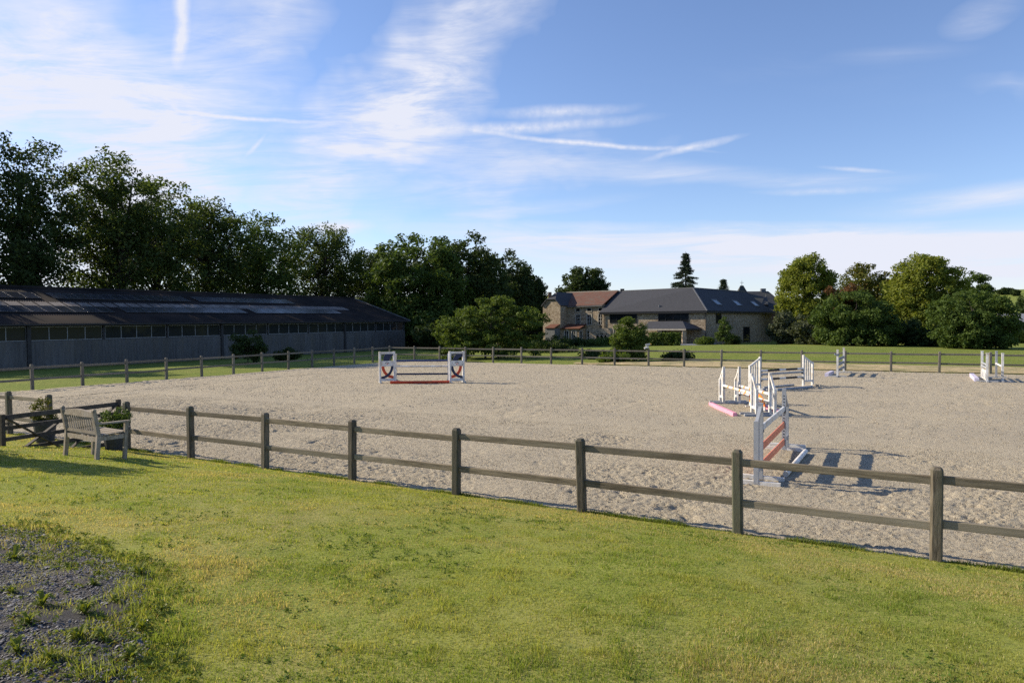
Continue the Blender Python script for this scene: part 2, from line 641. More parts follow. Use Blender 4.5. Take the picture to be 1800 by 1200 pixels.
def copy_tree(o, parent=None):
    c = o.copy()
    COL.objects.link(c)
    c.parent = parent
    for ch in [x for x in bpy.data.objects if x.parent is o]:
        copy_tree(ch, c)
    return c


def vnoise(x, y, seed=0):
    xi = np.floor(x).astype(np.int64)
    yi = np.floor(y).astype(np.int64)
    fx = x - xi
    fy = y - yi
    fx = fx * fx * (3 - 2 * fx)
    fy = fy * fy * (3 - 2 * fy)

    def h(a, b):
        n = (a * 374761393 + b * 668265263 + seed * 982451653) & 0xFFFFFFFF
        n = ((n ^ (n >> 13)) * 1274126177) & 0xFFFFFFFF
        return ((n ^ (n >> 16)) & 0xFFFF) / 65535.0
    a = h(xi, yi) * (1 - fx) + h(xi + 1, yi) * fx
    b = h(xi, yi + 1) * (1 - fx) + h(xi + 1, yi + 1) * fx
    return a * (1 - fy) + b * fy


def sstep(a, b, x):
    t = np.clip((x - a) / (b - a), 0, 1)
    return t * t * (3 - 2 * t)


# ------------------------------------------------------------------ where things lie
FA, FB = G(336, 808), G(1645, 990)                    # two posts of the near fence, six bays apart
NEAR_DIR = (FB - FA).normalized()                      # measured run of the near fence
BAY = (FB - FA).length / 6
NP = Vector((NEAR_DIR.y, -NEAR_DIR.x, 0))              # square to it
if NP.y < 0:
    NP = -NP
O0 = Vector(FA)


def st(s, t, z=0.0):
    p = O0 + NEAR_DIR * s + NP * t
    return Vector((p.x, p.y, z))


def to_st(x, y):
    dx, dy = x - O0.x, y - O0.y
    return dx * NEAR_DIR.x + dy * NEAR_DIR.y, dx * NP.x + dy * NP.y


GATE_S = -BAY                                          # the post the gate hangs on


def lawn_z(x, y):
    """height of the mown bank on the camera's side of the near fence"""
    x = np.asarray(x, dtype=float)
    y = np.asarray(y, dtype=float)
    s, t = to_st(x, y)
    dist = np.maximum(-t, 0)
    g = 1.42 * (1 - np.exp(-dist / 5.6))
    passage = (1 - sstep(GATE_S - 1.6, GATE_S + 0.35, s)) * (1 - sstep(2.2, 4.4, dist))
    g = g * (1 - 0.93 * passage)
    g = g + 0.05 * (vnoise(x * 0.7, y * 0.7, 3) - 0.5) * np.minimum(dist, 1) + 0.018 * (vnoise(x * 2.6, y * 2.6, 4) - 0.5) * np.minimum(dist * 2, 1)
    return g + 0.025


def GL(px, py):
    """where the view through a photograph point meets the bank"""
    r = ray(px, py)
    k, last = 1.0, 0
    while k < 40:
        p = Vector((0, 0, CAM_H)) + r * k
        if p.z < float(lawn_z(p.x, p.y)):
            break
        k += 0.02
    return Vector((p.x, p.y, float(lawn_z(p.x, p.y))))


# left fence and far fence lines, read from post feet
LF = [G(x, y) for x, y in ((57, 684.5), (138, 678), (212, 671.5), (281, 666), (340, 661), (396, 656), (447, 652))]
FAR_L, FAR_M, FAR_R = G(838, 635.5), G(1251, 643), G(1740, 655.5)
LF_DIR = (LF[-1] - LF[0]).normalized()
FAR_DIR = (FAR_R - FAR_L).normalized()


def meet(p, d, q, e):
    k = ((q.x - p.x) * e.y - (q.y - p.y) * e.x) / (d.x * e.y - d.y * e.x)
    return p + d * k


CORNER_BACK = meet(LF[0], LF_DIR, FAR_L, FAR_DIR)
CORNER_FRONT = meet(LF[0], LF_DIR, FA, NEAR_DIR)

# ------------------------------------------------------------------ ground
# far land: one sheet to the horizon, rising to low hills
gx = np.concatenate([-np.geomspace(4000, 130, 26), np.linspace(-120, 120, 61), np.geomspace(130, 4000, 26)])
XX, YY = np.meshgrid(gx, gx + 60, indexing='ij')
rr = np.hypot(XX, YY)
hill = sstep(260, 900, rr) * (20 + 26 * vnoise(XX / 500 + 3, YY / 500 + 8, 21))
hill += sstep(900, 3500, rr) * 60
ZZ = -0.09 + hill
# a gentle rise of the house lawn beyond the far fence
mound = np.exp(-(((XX - 26) / 16) ** 2 + ((YY - 74) / 13) ** 2)) * 0.7
ZZ += mound
n0 = len(gx)
idx = np.arange(n0 * n0).reshape(n0, n0)
q = np.stack([idx[:-1, :-1], idx[1:, :-1], idx[1:, 1:], idx[:-1, 1:]], -1).reshape(-1, 4)


def ground_z(x, y):
    return -0.09 + 0.7 * math.exp(-(((x - 26) / 16) ** 2 + ((y - 74) / 13) ** 2))


def meadow_mat(name, green, dry, dark, bump=0.05):
    m = bpy.data.materials.new(name)
    nt, b = nodes_of(m)
    L = nt.links
    b.inputs['Roughness'].default_value = 0.95
    b.inputs['Specular IOR Level'].default_value = 0.1
    geo = nt.nodes.new('ShaderNodeNewGeometry')

    def noise(sc, det=5):
        n = nt.nodes.new('ShaderNodeTexNoise')
        n.inputs['Scale'].default_value = sc
        n.inputs['Detail'].default_value = det
        n.inputs['Roughness'].default_value = 0.65
        L.new(geo.outputs['Position'], n.inputs['Vector'])
        return n.outputs['Fac']

    def mix(a, bcol, fac, lo, hi):
        r = nt.nodes.new('ShaderNodeMapRange')
        r.inputs['From Min'].default_value = lo
        r.inputs['From Max'].default_value = hi
        L.new(fac, r.inputs['Value'])
        mx = nt.nodes.new('ShaderNodeMix')
        mx.data_type = 'RGBA'
        if isinstance(a, tuple):
            mx.inputs['A'].default_value = (*a, 1)
        else:
            L.new(a, mx.inputs['A'])
        mx.inputs['B'].default_value = (*bcol, 1)
        L.new(r.outputs[0], mx.inputs['Factor'])
        return mx.outputs['Result']
    c = mix(green, dry, noise(0.35), 0.45, 0.75)
    c = mix(c, dark, noise(3.0), 0.5, 0.75)
    c = mix(c, tuple(x * 0.6 for x in dark), noise(26, 3), 0.52, 0.7)
    L.new(c, b.inputs['Base Color'])
    bp = nt.nodes.new('ShaderNodeBump')
    bp.inputs['Distance'].default_value = bump
    L.new(noise(18, 4), bp.inputs['Height'])
    L.new(bp.outputs[0], b.inputs['Normal'])
    MATS[name] = m


meadow_mat('meadow', (0.165, 0.205, 0.038), (0.24, 0.235, 0.065), (0.105, 0.145, 0.026))
meadow_mat('lawn_soil', (0.23, 0.25, 0.052), (0.31, 0.27, 0.10), (0.14, 0.17, 0.036), 0.008)
tag(np_mesh('ground', np.stack([XX, YY, ZZ], -1).reshape(-1, 3), q, 'meadow', smooth=True), kind='structure')


# sand arena
def sand_mat():
    m = bpy.data.materials.new('sand')
    nt, b = nodes_of(m)
    L = nt.links
    b.inputs['Roughness'].default_value = 0.95
    b.inputs['Specular IOR Level'].default_value = 0.1
    geo = nt.nodes.new('ShaderNodeNewGeometry')

    def noise(sc, det=5, rough=0.6):
        n = nt.nodes.new('ShaderNodeTexNoise')
        n.inputs['Scale'].default_value = sc
        n.inputs['Detail'].default_value = det
        n.inputs['Roughness'].default_value = rough
        L.new(geo.outputs['Position'], n.inputs['Vector'])
        return n.outputs['Fac']

    def mix(a, bcol, fac, lo, hi):
        r = nt.nodes.new('ShaderNodeMapRange')
        r.inputs['From Min'].default_value = lo
        r.inputs['From Max'].default_value = hi
        L.new(fac, r.inputs['Value'])
        mx = nt.nodes.new('ShaderNodeMix')
        mx.data_type = 'RGBA'
        if isinstance(a, tuple):
            mx.inputs['A'].default_value = (*a, 1)
        else:
            L.new(a, mx.inputs['A'])
        mx.inputs['B'].default_value = (*bcol, 1)
        L.new(r.outputs[0], mx.inputs['Factor'])
        return mx.outputs['Result']
    c = mix((0.430, 0.376, 0.275), (0.375, 0.332, 0.252), noise(0.25, 3), 0.4, 0.7)
    c = mix(c, (0.275, 0.225, 0.16), noise(7.0, 6, 0.75), 0.5, 0.72)
    c = mix(c, (0.48, 0.40, 0.28), noise(21.0, 3), 0.55, 0.75)
    c = mix(c, (0.18, 0.148, 0.108), noise(14.0, 5, 0.75), 0.575, 0.70)
    c = mix(c, (0.15, 0.122, 0.09), noise(42.0, 3, 0.6), 0.585, 0.65)
    L.new(c, b.inputs['Base Color'])
    bp = nt.nodes.new('ShaderNodeBump')
    bp.inputs['Distance'].default_value = 0.035
    L.new(noise(24.0, 5, 0.7), bp.inputs['Height'])
    bp2 = nt.nodes.new('ShaderNodeBump')
    bp2.inputs['Distance'].default_value = 0.012
    L.new(noise(55.0, 3), bp2.inputs['Height'])
    L.new(bp.outputs[0], bp2.inputs['Normal'])
    L.new(bp2.outputs[0], b.inputs['Normal'])
    MATS['sand'] = m


sand_mat()


def sand_z(x, y):
    """hoof-churned footing: clods and hollows a few centimetres high"""
    w = 0.45 + 0.8 * sstep(0.30, 0.75, vnoise(x * 0.45, y * 0.45, 31))
    def clod(f, seed):
        return np.abs(vnoise(x * f, y * f, seed) - 0.5) * 2
    h = 0.008 * (vnoise(x * 5.2, y * 5.2, 1) - 0.5)
    h += 0.016 * (0.35 - clod(9.3, 2))
    h += 0.024 * (0.35 - clod(15.5, 5))
    h += 0.020 * (vnoise(x * 17, y * 17, 7) - 0.5)
    h += 0.016 * (vnoise(x * 29, y * 29, 10) - 0.5)
    pit = vnoise(x * 3.7, y * 3.7, 6)
    h -= 0.040 * sstep(0.78, 0.95, pit)
    return h * w + 0.03 * (vnoise(x * 0.8, y * 0.8, 9) - 0.5)


s_left = to_st(CORNER_FRONT.x, CORNER_FRONT.y)[0]
fl_s, fl_t = to_st(FAR_L.x, FAR_L.y)
fr_s, fr_t = to_st(FAR_R.x, FAR_R.y)


def far_t(s):
    return fl_t + (fr_t - fl_t) * (s - fl_s) / (fr_s - fl_s)


def grid_sheet(svals, tfun):
    S = svals[:, None] + np.zeros((1, tfun.shape[1]))
    T = tfun
    X = O0.x + NEAR_DIR.x * S + NP.x * T
    Y = O0.y + NEAR_DIR.y * S + NP.y * T
    n, k = S.shape
    ii = np.arange(n * k).reshape(n, k)
    qq = np.stack([ii[:-1, :-1], ii[1:, :-1], ii[1:, 1:], ii[:-1, 1:]], -1).reshape(-1, 4)
    return X, Y, qq


T_SPLIT = 7.5
sv = np.arange(-17.5, 19.0, 0.033)
tv = np.arange(0.0, T_SPLIT + 0.01, 0.034)
XA, YA, qa = grid_sheet(sv, np.broadcast_to(tv, (len(sv), len(tv))))
ZA = sand_z(XA, YA)
ZA *= sstep(-0.05, 0.5, np.broadcast_to(tv, ZA.shape)) * 0.6 + 0.4
vs_ = [np.stack([XA, YA, ZA], -1).reshape(-1, 3)]
qs_ = [qa]
# the rest of the arena, coarser
cnt = len(vs_[0])
sv2 = np.arange(s_left - 0.2, 62, 0.12)
vv = np.linspace(0, 1, 180) ** 1.35
T0 = np.where((sv2 > -17.45) & (sv2 < 18.9), T_SPLIT - 0.03, 0.0)
TT = T0[:, None] + (far_t(sv2)[:, None] - 0.8 - T0[:, None]) * vv[None, :]
XB, YB, qb = grid_sheet(sv2, TT)
ZB = sand_z(XB, YB)
vs_.append(np.stack([XB, YB, ZB], -1).reshape(-1, 3))
qs_.append(qb + cnt)
tag(np_mesh('riding_arena', np.concatenate(vs_), np.concatenate(qs_), 'sand', smooth=False), kind='structure')

# loose clods lying on the sand
g = np.random.default_rng(17)
def clods(N, t0, t1, s0, s1, smin, smax):
    s_ = g.uniform(s0, s1, N)
    t_ = g.uniform(t0, t1, N)
    x_ = O0.x + NEAR_DIR.x * s_ + NP.x * t_
    y_ = O0.y + NEAR_DIR.y * s_ + NP.y * t_
    kp = (np.abs(x_) < .80 * y_ + 1) & (vnoise(x_ * 1.7, y_ * 1.7, 33) > .30) & (t_ < far_t(s_) - 1) & (s_ > s_left + .3)
    x_, y_ = x_[kp], y_[kp]
    n = len(x_)
    sz = g.uniform(smin, smax, n)
    an = g.uniform(0, 6.28, n)
    base = np.array([[1, 0, -.35], [-.4, .9, -.35], [-.5, -.8, -.35], [.1, 0, .62]])[None] * (0.65 + .7 * g.random((n, 4, 3)))
    ca, sa = np.cos(an)[:, None], np.sin(an)[:, None]
    V = np.stack([base[..., 0] * ca - base[..., 1] * sa, base[..., 0] * sa + base[..., 1] * ca, base[..., 2]], -1) * sz[:, None, None]
    V += np.stack([x_, y_, sand_z(x_, y_)], -1)[:, None, :]
    T = (np.array([[0, 1, 3], [1, 2, 3], [2, 0, 3]])[None] + (np.arange(n) * 4)[:, None, None]).reshape(-1, 3)
    return V.reshape(-1, 3), T
ca_ = clods(150000, .1, 9, -16, 18, .006, .019)
cb_ = clods(60000, 10, 40, -30, 40, .018, .045)
tag(np_mesh('sand_clods', np.concatenate([ca_[0], cb_[0]]), np.concatenate([ca_[1], cb_[1] + len(ca_[0])]), 'sand'), 'loose clods of sand strewn over the arena', 'sand clods', kind='stuff')

# mown bank in front of the near fence
sl = np.concatenate([np.arange(-48, -18, 0.8), np.arange(-18, 18, 0.18), np.arange(18, 60, 0.8)])
tl = np.concatenate([np.array([0.10, 0.06, 0.0]), -np.arange(0.12, 13, 0.18), -np.arange(13, 45, 1.0)])
XL, YL, ql = grid_sheet(sl, np.broadcast_to(tl, (len(sl), len(tl))))
ZL = lawn_z(XL, YL)
ZL[:, 0] = -0.08
tag(np_mesh('lawn', np.stack([XL, YL, ZL], -1).reshape(-1, 3), ql[:, ::-1], 'lawn_soil', smooth=True), kind='structure')
# dry straw-coloured verge behind the far fence
M('dry_verge', (0.46, 0.36, 0.20), (0.30, 0.24, 0.12), 2.5, 0.95, 0.05, 6, c3=(0.17, 0.17, 0.06), scale3=0.5)
FAR_N = Vector((-FAR_DIR.y, FAR_DIR.x, 0))
if FAR_N.y < 0:
    FAR_N = -FAR_N
nb, kb = 220, 14
f0 = FAR_L + FAR_DIR * 8
vv_, qq_ = [], []
U = np.linspace(0, 62, nb)
W = np.linspace(0, 1, kb)
UU, WW = np.meshgrid(U, W, indexing='ij')
wid = 0.8 + 6.2 * sstep(0, 9, UU) + 0.9 * (vnoise(UU * 0.5, UU * 0 + 2, 5) - 0.5)
lowe = 0.75 + 0.3 * (vnoise(UU * 0.7, UU * 0 + 7, 6) - 0.5)
PX = f0.x + FAR_DIR.x * UU + FAR_N.x * (lowe + WW * wid)
PY = f0.y + FAR_DIR.y * UU + FAR_N.y * (lowe + WW * wid)
edge = np.sin(np.pi * WW)
PZ = -0.045 + 0.7 * np.exp(-(((PX - 26) / 16) ** 2 + ((PY - 74) / 13) ** 2)) + edge * (0.05 + 0.12 * vnoise(PX * 2.2, PY * 2.2, 12) * vnoise(PX * .8, PY * .8, 13))
ii = np.arange(nb * kb).reshape(nb, kb)
tag(np_mesh('dry_grass_verge', np.stack([PX, PY, PZ], -1).reshape(-1, 3), np.stack([ii[:-1, :-1], ii[1:, :-1], ii[1:, 1:], ii[:-1, 1:]], -1).reshape(-1, 4), 'dry_verge', smooth=True), kind='structure')


# ------------------------------------------------------------------ fences
def post_mesh(name, w, h, mat, sink=0.12):
    a = w / 2
    c = w * 0.16
    sec = [(-a + c, -a), (a - c, -a), (a, -a + c), (a, a - c), (a - c, a), (-a + c, a), (-a, a - c), (-a, -a + c)]
    mb = MB()
    vs = [(x, y, -sink) for x, y in sec] + [(x, y, h - 0.035) for x, y in sec] + [(x * 0.62, y * 0.62, h) for x, y in sec]
    fs = [tuple(range(7, -1, -1)), tuple(range(16, 24))]
    for r_ in (0, 8):
        fs += [(r_ + i, r_ + (i + 1) % 8, r_ + 8 + (i + 1) % 8, r_ + 8 + i) for i in range(8)]
    mb.add(vs, fs)
    o = mb.build(name, mat)
    me = o.data
    bpy.data.objects.remove(o)
    return me


PM = post_mesh('post', 0.135, 1.21, 'fence_wood')
PM_GREY = post_mesh('post', 0.14, 1.21, 'grey_fence_wood')


def fence(root, posts, pm, rail_mat, zs=(1.045, 0.49), rh=0.105, skip=(), thick=0.05):
    for i, p in enumerate(posts):
        d = (posts[min(i + 1, len(posts) - 1)] - posts[max(i - 1, 0)])
        o = place(pm, 'post', root, p - root.location, (random.uniform(-.02, .02), random.uniform(-.02, .02), math.atan2(d.y, d.x) + random.uniform(-.08, .08)))
        o.scale = (1, 1, 1 + random.uniform(-.012, .012))
    for i in range(len(posts) - 1):
        if i in skip:
            continue
        a, b = posts[i], posts[i + 1]
        d = b - a
        L = d.length
        for z in zs:
            mb = MB()
            mb.box(-0.01, L + 0.01, -thick / 2, thick / 2, -rh / 2, rh / 2, 0.008)
            z0 = z + random.uniform(-.018, .018)
            mb.build('rail', rail_mat, root, loc=(a + Vector((0, 0, z0)) - root.location),
                     rot=(0, -math.asin(d.z / L) + random.uniform(-.006, .006), math.atan2(d.y, d.x)))


near_posts = [O0 + NEAR_DIR * BAY * i for i in range(-1, 10)]
near_posts = [Vector((p.x, p.y, 0.0)) for p in near_posts]
nf = empty('post_and_rail_fence', near_posts[0], label='dark weathered two-rail fence along the edge of the mown lawn, right of the gate', cat='fence', group='fences round the arena')
fence(nf, near_posts, PM, 'rail_wood')
gl_posts = [G(99, 772), G(32, 763)]
lp_dir = -NEAR_DIR
p100 = st(to_st(gl_posts[0].x, gl_posts[0].y)[0], 0)
gp = [p100 + lp_dir * BAY * 0.86 * i for i in range(0, 5)]
nf2 = empty('post_and_rail_fence', gp[0], label='short weathered two-rail fence on the barn side of the open gate', cat='fence', group='fences round the arena')
fence(nf2, gp, PM, 'rail_wood')
lbay = (LF[-1] - LF[0]).length / 6
nleft = int((CORNER_BACK - LF[0]).length / lbay)
lb2 = (CORNER_BACK - LF[0]).length / nleft
left_posts = [LF[0] + LF_DIR * lb2 * i for i in range(-3, nleft + 1)]
lf_o = empty('post_and_rail_fence', left_posts[0], label='grey two-rail fence between the arena and the long dark barn', cat='fence', group='fences round the arena')
fence(lf_o, left_posts, PM_GREY, 'grey_fence_wood', skip=())
fbay = (G(1251, 643) - G(1136, 640)).length
fbay = 2.45
nfar = int((FAR_R - CORNER_BACK).length / fbay)
fb2 = (FAR_R - CORNER_BACK).length / nfar
far_posts = [CORNER_BACK + FAR_DIR * (0.02 + fb2 * i) for i in range(1, nfar + 4)]
far_posts = [CORNER_BACK + FAR_DIR * 0.03] + far_posts
ff = empty('post_and_rail_fence', far_posts[0], label='grey two-rail fence between the arena and the stone farmhouse garden', cat='fence', group='fences round the arena')
fence(ff, far_posts[1:], PM_GREY, 'grey_fence_wood')
# first bay joins the corner post
fence_first = MB()
d0 = far_posts[1] - far_posts[0]
for z in (1.045, 0.49):
    MB().box(0.0, d0.length + 0.01, -0.025, 0.025, -0.0525, 0.0525, 0.008).build('rail', 'grey_fence_wood', ff, loc=far_posts[0] + Vector((0, 0, z)) - ff.location, rot=(0, 0, math.atan2(d0.y, d0.x)))

# small grey and white fitting on one far post
pp = min(far_posts, key=lambda p: abs((p - G(1136, 640)).length))
lamp = empty('tilted_fitting', pp + Vector((0, 0, 1.2)), label='small tilted grey and white fitting on top of a far fence post', cat='fitting')
MB().tube([(0, 0, -0.02), (0, 0, 0.10), (-0.06, 0, 0.2)], [0.025, 0.025, 0.02], 8).build('stem', 'galvanised', lamp)
MB().bar((-0.30, 0, 0.03), (-0.02, 0, 0.16), 0.2, 0.11).build('lower_housing', 'jump_white', lamp)
MB().bar((-0.20, 0, 0.26), (0.10, 0, 0.34), 0.2, 0.10).build('upper_housing', 'galvanised', lamp)
MB().bar((0.08, 0, 0.30), (0.20, 0, 0.34), 0.1, 0.06).build('tip', 'yellow_paint', lamp)

# ------------------------------------------------------------------ gate, standing open towards the lawn
hinge_p = st(GATE_S, 0)
gr_end = D(209, 706, 1)
# gate top at both ends read at 1.15 m
ga = G(208, 706, 1.14)
gb = G(4, 730, 1.14)
gd = (gb - ga)
glen = gd.length
gate = empty('field_gate', (ga.x, ga.y, 0.0), math.atan2(gd.y, gd.x), label='dark wooden five-bar field gate with crossed braces, standing open beside the bench', cat='gate')
for z, h_ in ((1.09, 0.10), (0.86, 0.085), (0.62, 0.085), (0.38, 0.085), (0.14, 0.10)):
    MB().box(0, glen, -0.018, 0.018, z - h_ / 2, z + h_ / 2).build('bar', 'gate_wood', gate)
MB().box(-0.045, 0.045, -0.04, 0.04, 0.05, 1.2).build('hanging_stile', 'gate_wood', gate)
MB().box(glen - 0.04, glen + 0.04, -0.036, 0.036, 0.06, 1.16).build('shutting_stile', 'gate_wood', gate)
MB().bar((0.06, 0.034, 1.1), (glen * 0.5, 0.034, 0.12), 0.028, 0.09, up=(0, 1, 0)).build('brace', 'gate_wood', gate)
MB().bar((glen * 0.5, 0.034, 0.16), (glen - 0.05, 0.034, 1.08), 0.028, 0.09, up=(0, 1, 0)).build('brace', 'gate_wood', gate)
MB().bar((glen * 0.40, -0.034, 1.08), (glen - 0.06, -0.034, 0.14), 0.028, 0.09, up=(0, 1, 0)).build('brace', 'gate_wood', gate)
hv = hinge_p - Vector((ga.x, ga.y, 0))
for z in (1.05, 0.2):
    inv = Matrix.Rotation(-gate.rotation_euler.z, 3, 'Z') @ hv
    MB().bar((0, 0, z), (inv.x, inv.y, z), 0.02, 0.035).build('hinge', 'dark_steel', gate)
MB().bar((glen + 0.02, -0.05, 0.95), (glen - 0.16, -0.05, 0.95), 0.02, 0.03).build('latch', 'dark_steel', gate)

# ------------------------------------------------------------------ bench
b_r, b_l = GL(170, 808), GL(116, 800)
bd = (b_r - b_l)
bench_w = 1.18
bz = float(lawn_z(b_r.x, b_r.y))
brot = math.atan2(NEAR_DIR.y, NEAR_DIR.x) + R(-4)
bx = Vector((math.cos(brot), math.sin(brot), 0))
by = Vector((-math.sin(brot), math.cos(brot), 0))
bo = b_r - bx * bench_w
bench = empty('garden_bench', (bo.x, bo.y, bz), brot, label='weathered grey slatted wooden bench on the lawn facing the arena', cat='bench')
bpost = empty


def lz(xl, yl):
    p = bo + bx * xl + by * yl
    return float(lawn_z(p.x, p.y)) - bz - 0.015


def bench_part(name, mb):
    return mb.build(name, 'teak', bench)


for x in (0.0, bench_w):
    xs = x
    # rear leg rises into the leaning back post
    mb = MB()
    mb.bar((xs, 0.00, lz(xs, 0)), (xs, 0.04, 0.44), 0.058, 0.07, up=(0, 1, 0))
    mb.bar((xs, 0.04, 0.43), (xs, -0.035, 0.90), 0.058, 0.066, up=(0, 1, 0))
    mb.tube([(xs - .029, -0.034, 0.90), (xs + .029, -0.034, 0.90)], [0.033, 0.033], 10)
    bench_part('leg', mb)
    mb = MB()
    mb.bar((xs, 0.50, lz(xs, 0.5)), (xs, 0.545, 0.63), 0.058, 0.062, up=(0, 1, 0))
    bench_part('leg', mb)
    bench_part('armrest', MB().bar((xs, -0.02, 0.655), (xs, 0.60, 0.648), 0.075, 0.032))
    bench_part('side_rail', MB().bar((xs, 0.03, 0.375), (xs, 0.52, 0.375), 0.036, 0.075))
for k in range(5):
    y = 0.09 + k * 0.105
    bench_part('seat_slat', MB().bar((0.02, y, 0.428 + 0.006 * k), (bench_w - 0.02, y, 0.428 + 0.006 * k), 0.088, 0.022))
bench_part('front_apron', MB().bar((0.02, 0.50, 0.375), (bench_w - 0.02, 0.50, 0.375), 0.03, 0.07))
bench_part('rear_apron', MB().bar((0.02, 0.03, 0.365), (bench_w - 0.02, 0.03, 0.365), 0.036, 0.08))
bench_part('lower_back_rail', MB().bar((0.02, 0.025, 0.485), (bench_w - 0.02, 0.025, 0.485), 0.034, 0.06))
n_ = 9
mb = MB()
top = [(0.028 + (bench_w - 0.056) * i / n_, 0.815 + 0.045 * math.sin(math.pi * i / n_)) for i in range(n_ + 1)]
for i in range(n_):
    (xa, za), (xb, zb) = top[i], top[i + 1]
    vs = []
    for y in (-0.042, -0.004):
        vs += [(xa, y, za - 0.04 - (za - .815)), (xb, y, zb - 0.04 - (zb - .815)), (xb, y, zb + 0.045), (xa, y, za + 0.045)]
    mb.add(vs, [(0, 1, 2, 3), (7, 6, 5, 4), (0, 4, 5, 1), (1, 5, 6, 2), (2, 6, 7, 3), (3, 7, 4, 0)])
bench_part('top_back_rail', mb)
for k in range(13):
    x = 0.085 + (bench_w - 0.17) * k / 12
    bench_part('back_slat', MB().bar((x, 0.02, 0.50), (x, -0.02, 0.80), 0.038, 0.014, up=(0, 1, 0)))


# ------------------------------------------------------------------ foliage helpers
def leaf_cloud(centres, radii, per, size, flat=0.75, seed=0, asp=0.5, up=0.3):
    """leaf-sized faces gathered in clumps: arrays of vertices and quads"""
    g = np.random.default_rng(seed)
    C = np.asarray(centres, dtype=float)
    rad = np.asarray(radii, dtype=float)
    per = np.asarray(per, dtype=int)
    k = np.repeat(np.arange(len(C)), per)
    n = len(k)
    d = g.normal(size=(n, 3))
    d /= np.linalg.norm(d, axis=1)[:, None] + 1e-9
    r = g.random(n) ** 0.45
    pos = C[k] + d * (r * rad[k])[:, None] * np.array([1, 1, flat])
    pos += g.normal(size=(n, 3)) * 0.06 * rad[k][:, None]
    nrm = g.normal(size=(n, 3)) + d * 0.7 + np.array([0, 0, up])
    nrm /= np.linalg.norm(nrm, axis=1)[:, None]
    t = np.cross(nrm, g.normal(size=(n, 3)))
    t /= np.linalg.norm(t, axis=1)[:, None] + 1e-9
    bt = np.cross(nrm, t)
    sz = size * (0.6 + 0.8 * g.random(n))
    a = t * sz[:, None]
    b = bt * (sz * asp)[:, None]
    fold = nrm * (sz * 0.18)[:, None]
    V = np.empty((n, 4, 3))
    V[:, 0] = pos - a
    V[:, 1] = pos + b + fold
    V[:, 2] = pos + a
    V[:, 3] = pos - b + fold
    return V.reshape(-1, 3), np.arange(n * 4).reshape(n, 4)


def clump_centres(ells, n, seed, shell=0.42, minsep=0.0):
    g = np.random.default_rng(seed)
    vol = np.array([e[3] * e[4] * e[5] for e in ells]) ** 0.7
    vol = vol / vol.sum()
    out = []
    for i, e in enumerate(ells):
        m = max(3, int(round(n * vol[i])))
        d = g.normal(size=(m, 3))
        d /= np.linalg.norm(d, axis=1)[:, None]
        r = g.random(m) ** shell
        out.append(np.array(e[:3]) + d * r[:, None] * np.array(e[3:]))
    return np.concatenate(out)


def tree(name, base, ells, label, cat='tree', group=None, leaf='leaf_mid', n_cl=70, per=130, size=0.28, cl_r=1.0, seed=1,
         trunk_r=0.3, fork=0.3, bark='bark', flat=0.75, stems=1, shell=0.42, limb_n=16, up=0.3, trunk_h=None):
    """trunk with limbs that reach the clumps, crown of leaf-sized faces"""
    base = Vector(base)
    root = empty(name, base, label=label, cat=cat, group=group)
    g = np.random.default_rng(seed + 500)
    C = clump_centres(ells, n_cl, seed, shell)
    C = C[C[:, 2] > 0.25]
    cr = cl_r * (0.65 + 0.7 * g.random(len(C)))
    pr = np.maximum(12, (per * (cr / cl_r) ** 2)).astype(int)
    V, Q = leaf_cloud(C, cr, pr, size, flat, seed, up=up)
    np_mesh('crown', V, Q, leaf, root)
    top = max(e[2] + e[5] for e in ells)
    bot = min(e[2] - e[5] for e in ells)
    mb = MB()
    cx = float(np.mean([e[0] for e in ells]))
    cy = float(np.mean([e[1] for e in ells]))
    fk = top * fork if trunk_h is None else trunk_h
    for sidx in range(stems):
        ox, oy = (g.normal() * 0.35, g.normal() * 0.35) if stems > 1 else (0, 0)
        lean = Vector((g.normal() * 0.04, g.normal() * 0.04, 0))
        leader = []
        for i in range(9):
            f = i / 8
            z = -0.3 + f * (top * 0.86 + 0.3)
            leader.append(Vector((ox + lean.x * z + cx * f ** 1.5 + g.normal() * 0.05 * trunk_r * 8 * f, oy + lean.y * z + cy * f ** 1.5 + g.normal() * 0.05 * trunk_r * 8 * f, z)))
        rr_ = [trunk_r * (1.25 if i == 0 else 1) * (1 - 0.93 * (i / 8) ** 0.9) + 0.015 for i in range(9)]
        if stems > 1:
            rr_ = [x * 0.6 for x in rr_]
        mb.tube(leader, rr_, 8)
        pick = g.permutation(len(C))[:limb_n // stems + 1]
        for j in pick:
            tgt = Vector(C[j])
            zs = min(max(fk, tgt.z - (0.35 + 0.4 * g.random()) * top * 0.45), tgt.z - 0.1)
            zs = max(zs, min(fk * 0.8, tgt.z * 0.6))
            f = min(max((zs + 0.3) / (top * 0.86 + 0.3), 0), 0.97) * 8
            i0 = int(f)
            st_ = leader[i0].lerp(leader[min(i0 + 1, 8)], f - i0)
            r0 = (rr_[i0] * 0.55)
            mid = st_.lerp(tgt, 0.5) + Vector((g.normal() * 0.25, g.normal() * 0.25, 0.12 * (tgt - st_).length))
            mb.tube([st_, st_.lerp(mid, 0.55) + Vector((0, 0, 0.03 * top)), mid, tgt], [r0, r0 * 0.75, r0 * 0.5, 0.02], 5, cap=False)
    mb.build('trunk', bark, root)
    return root


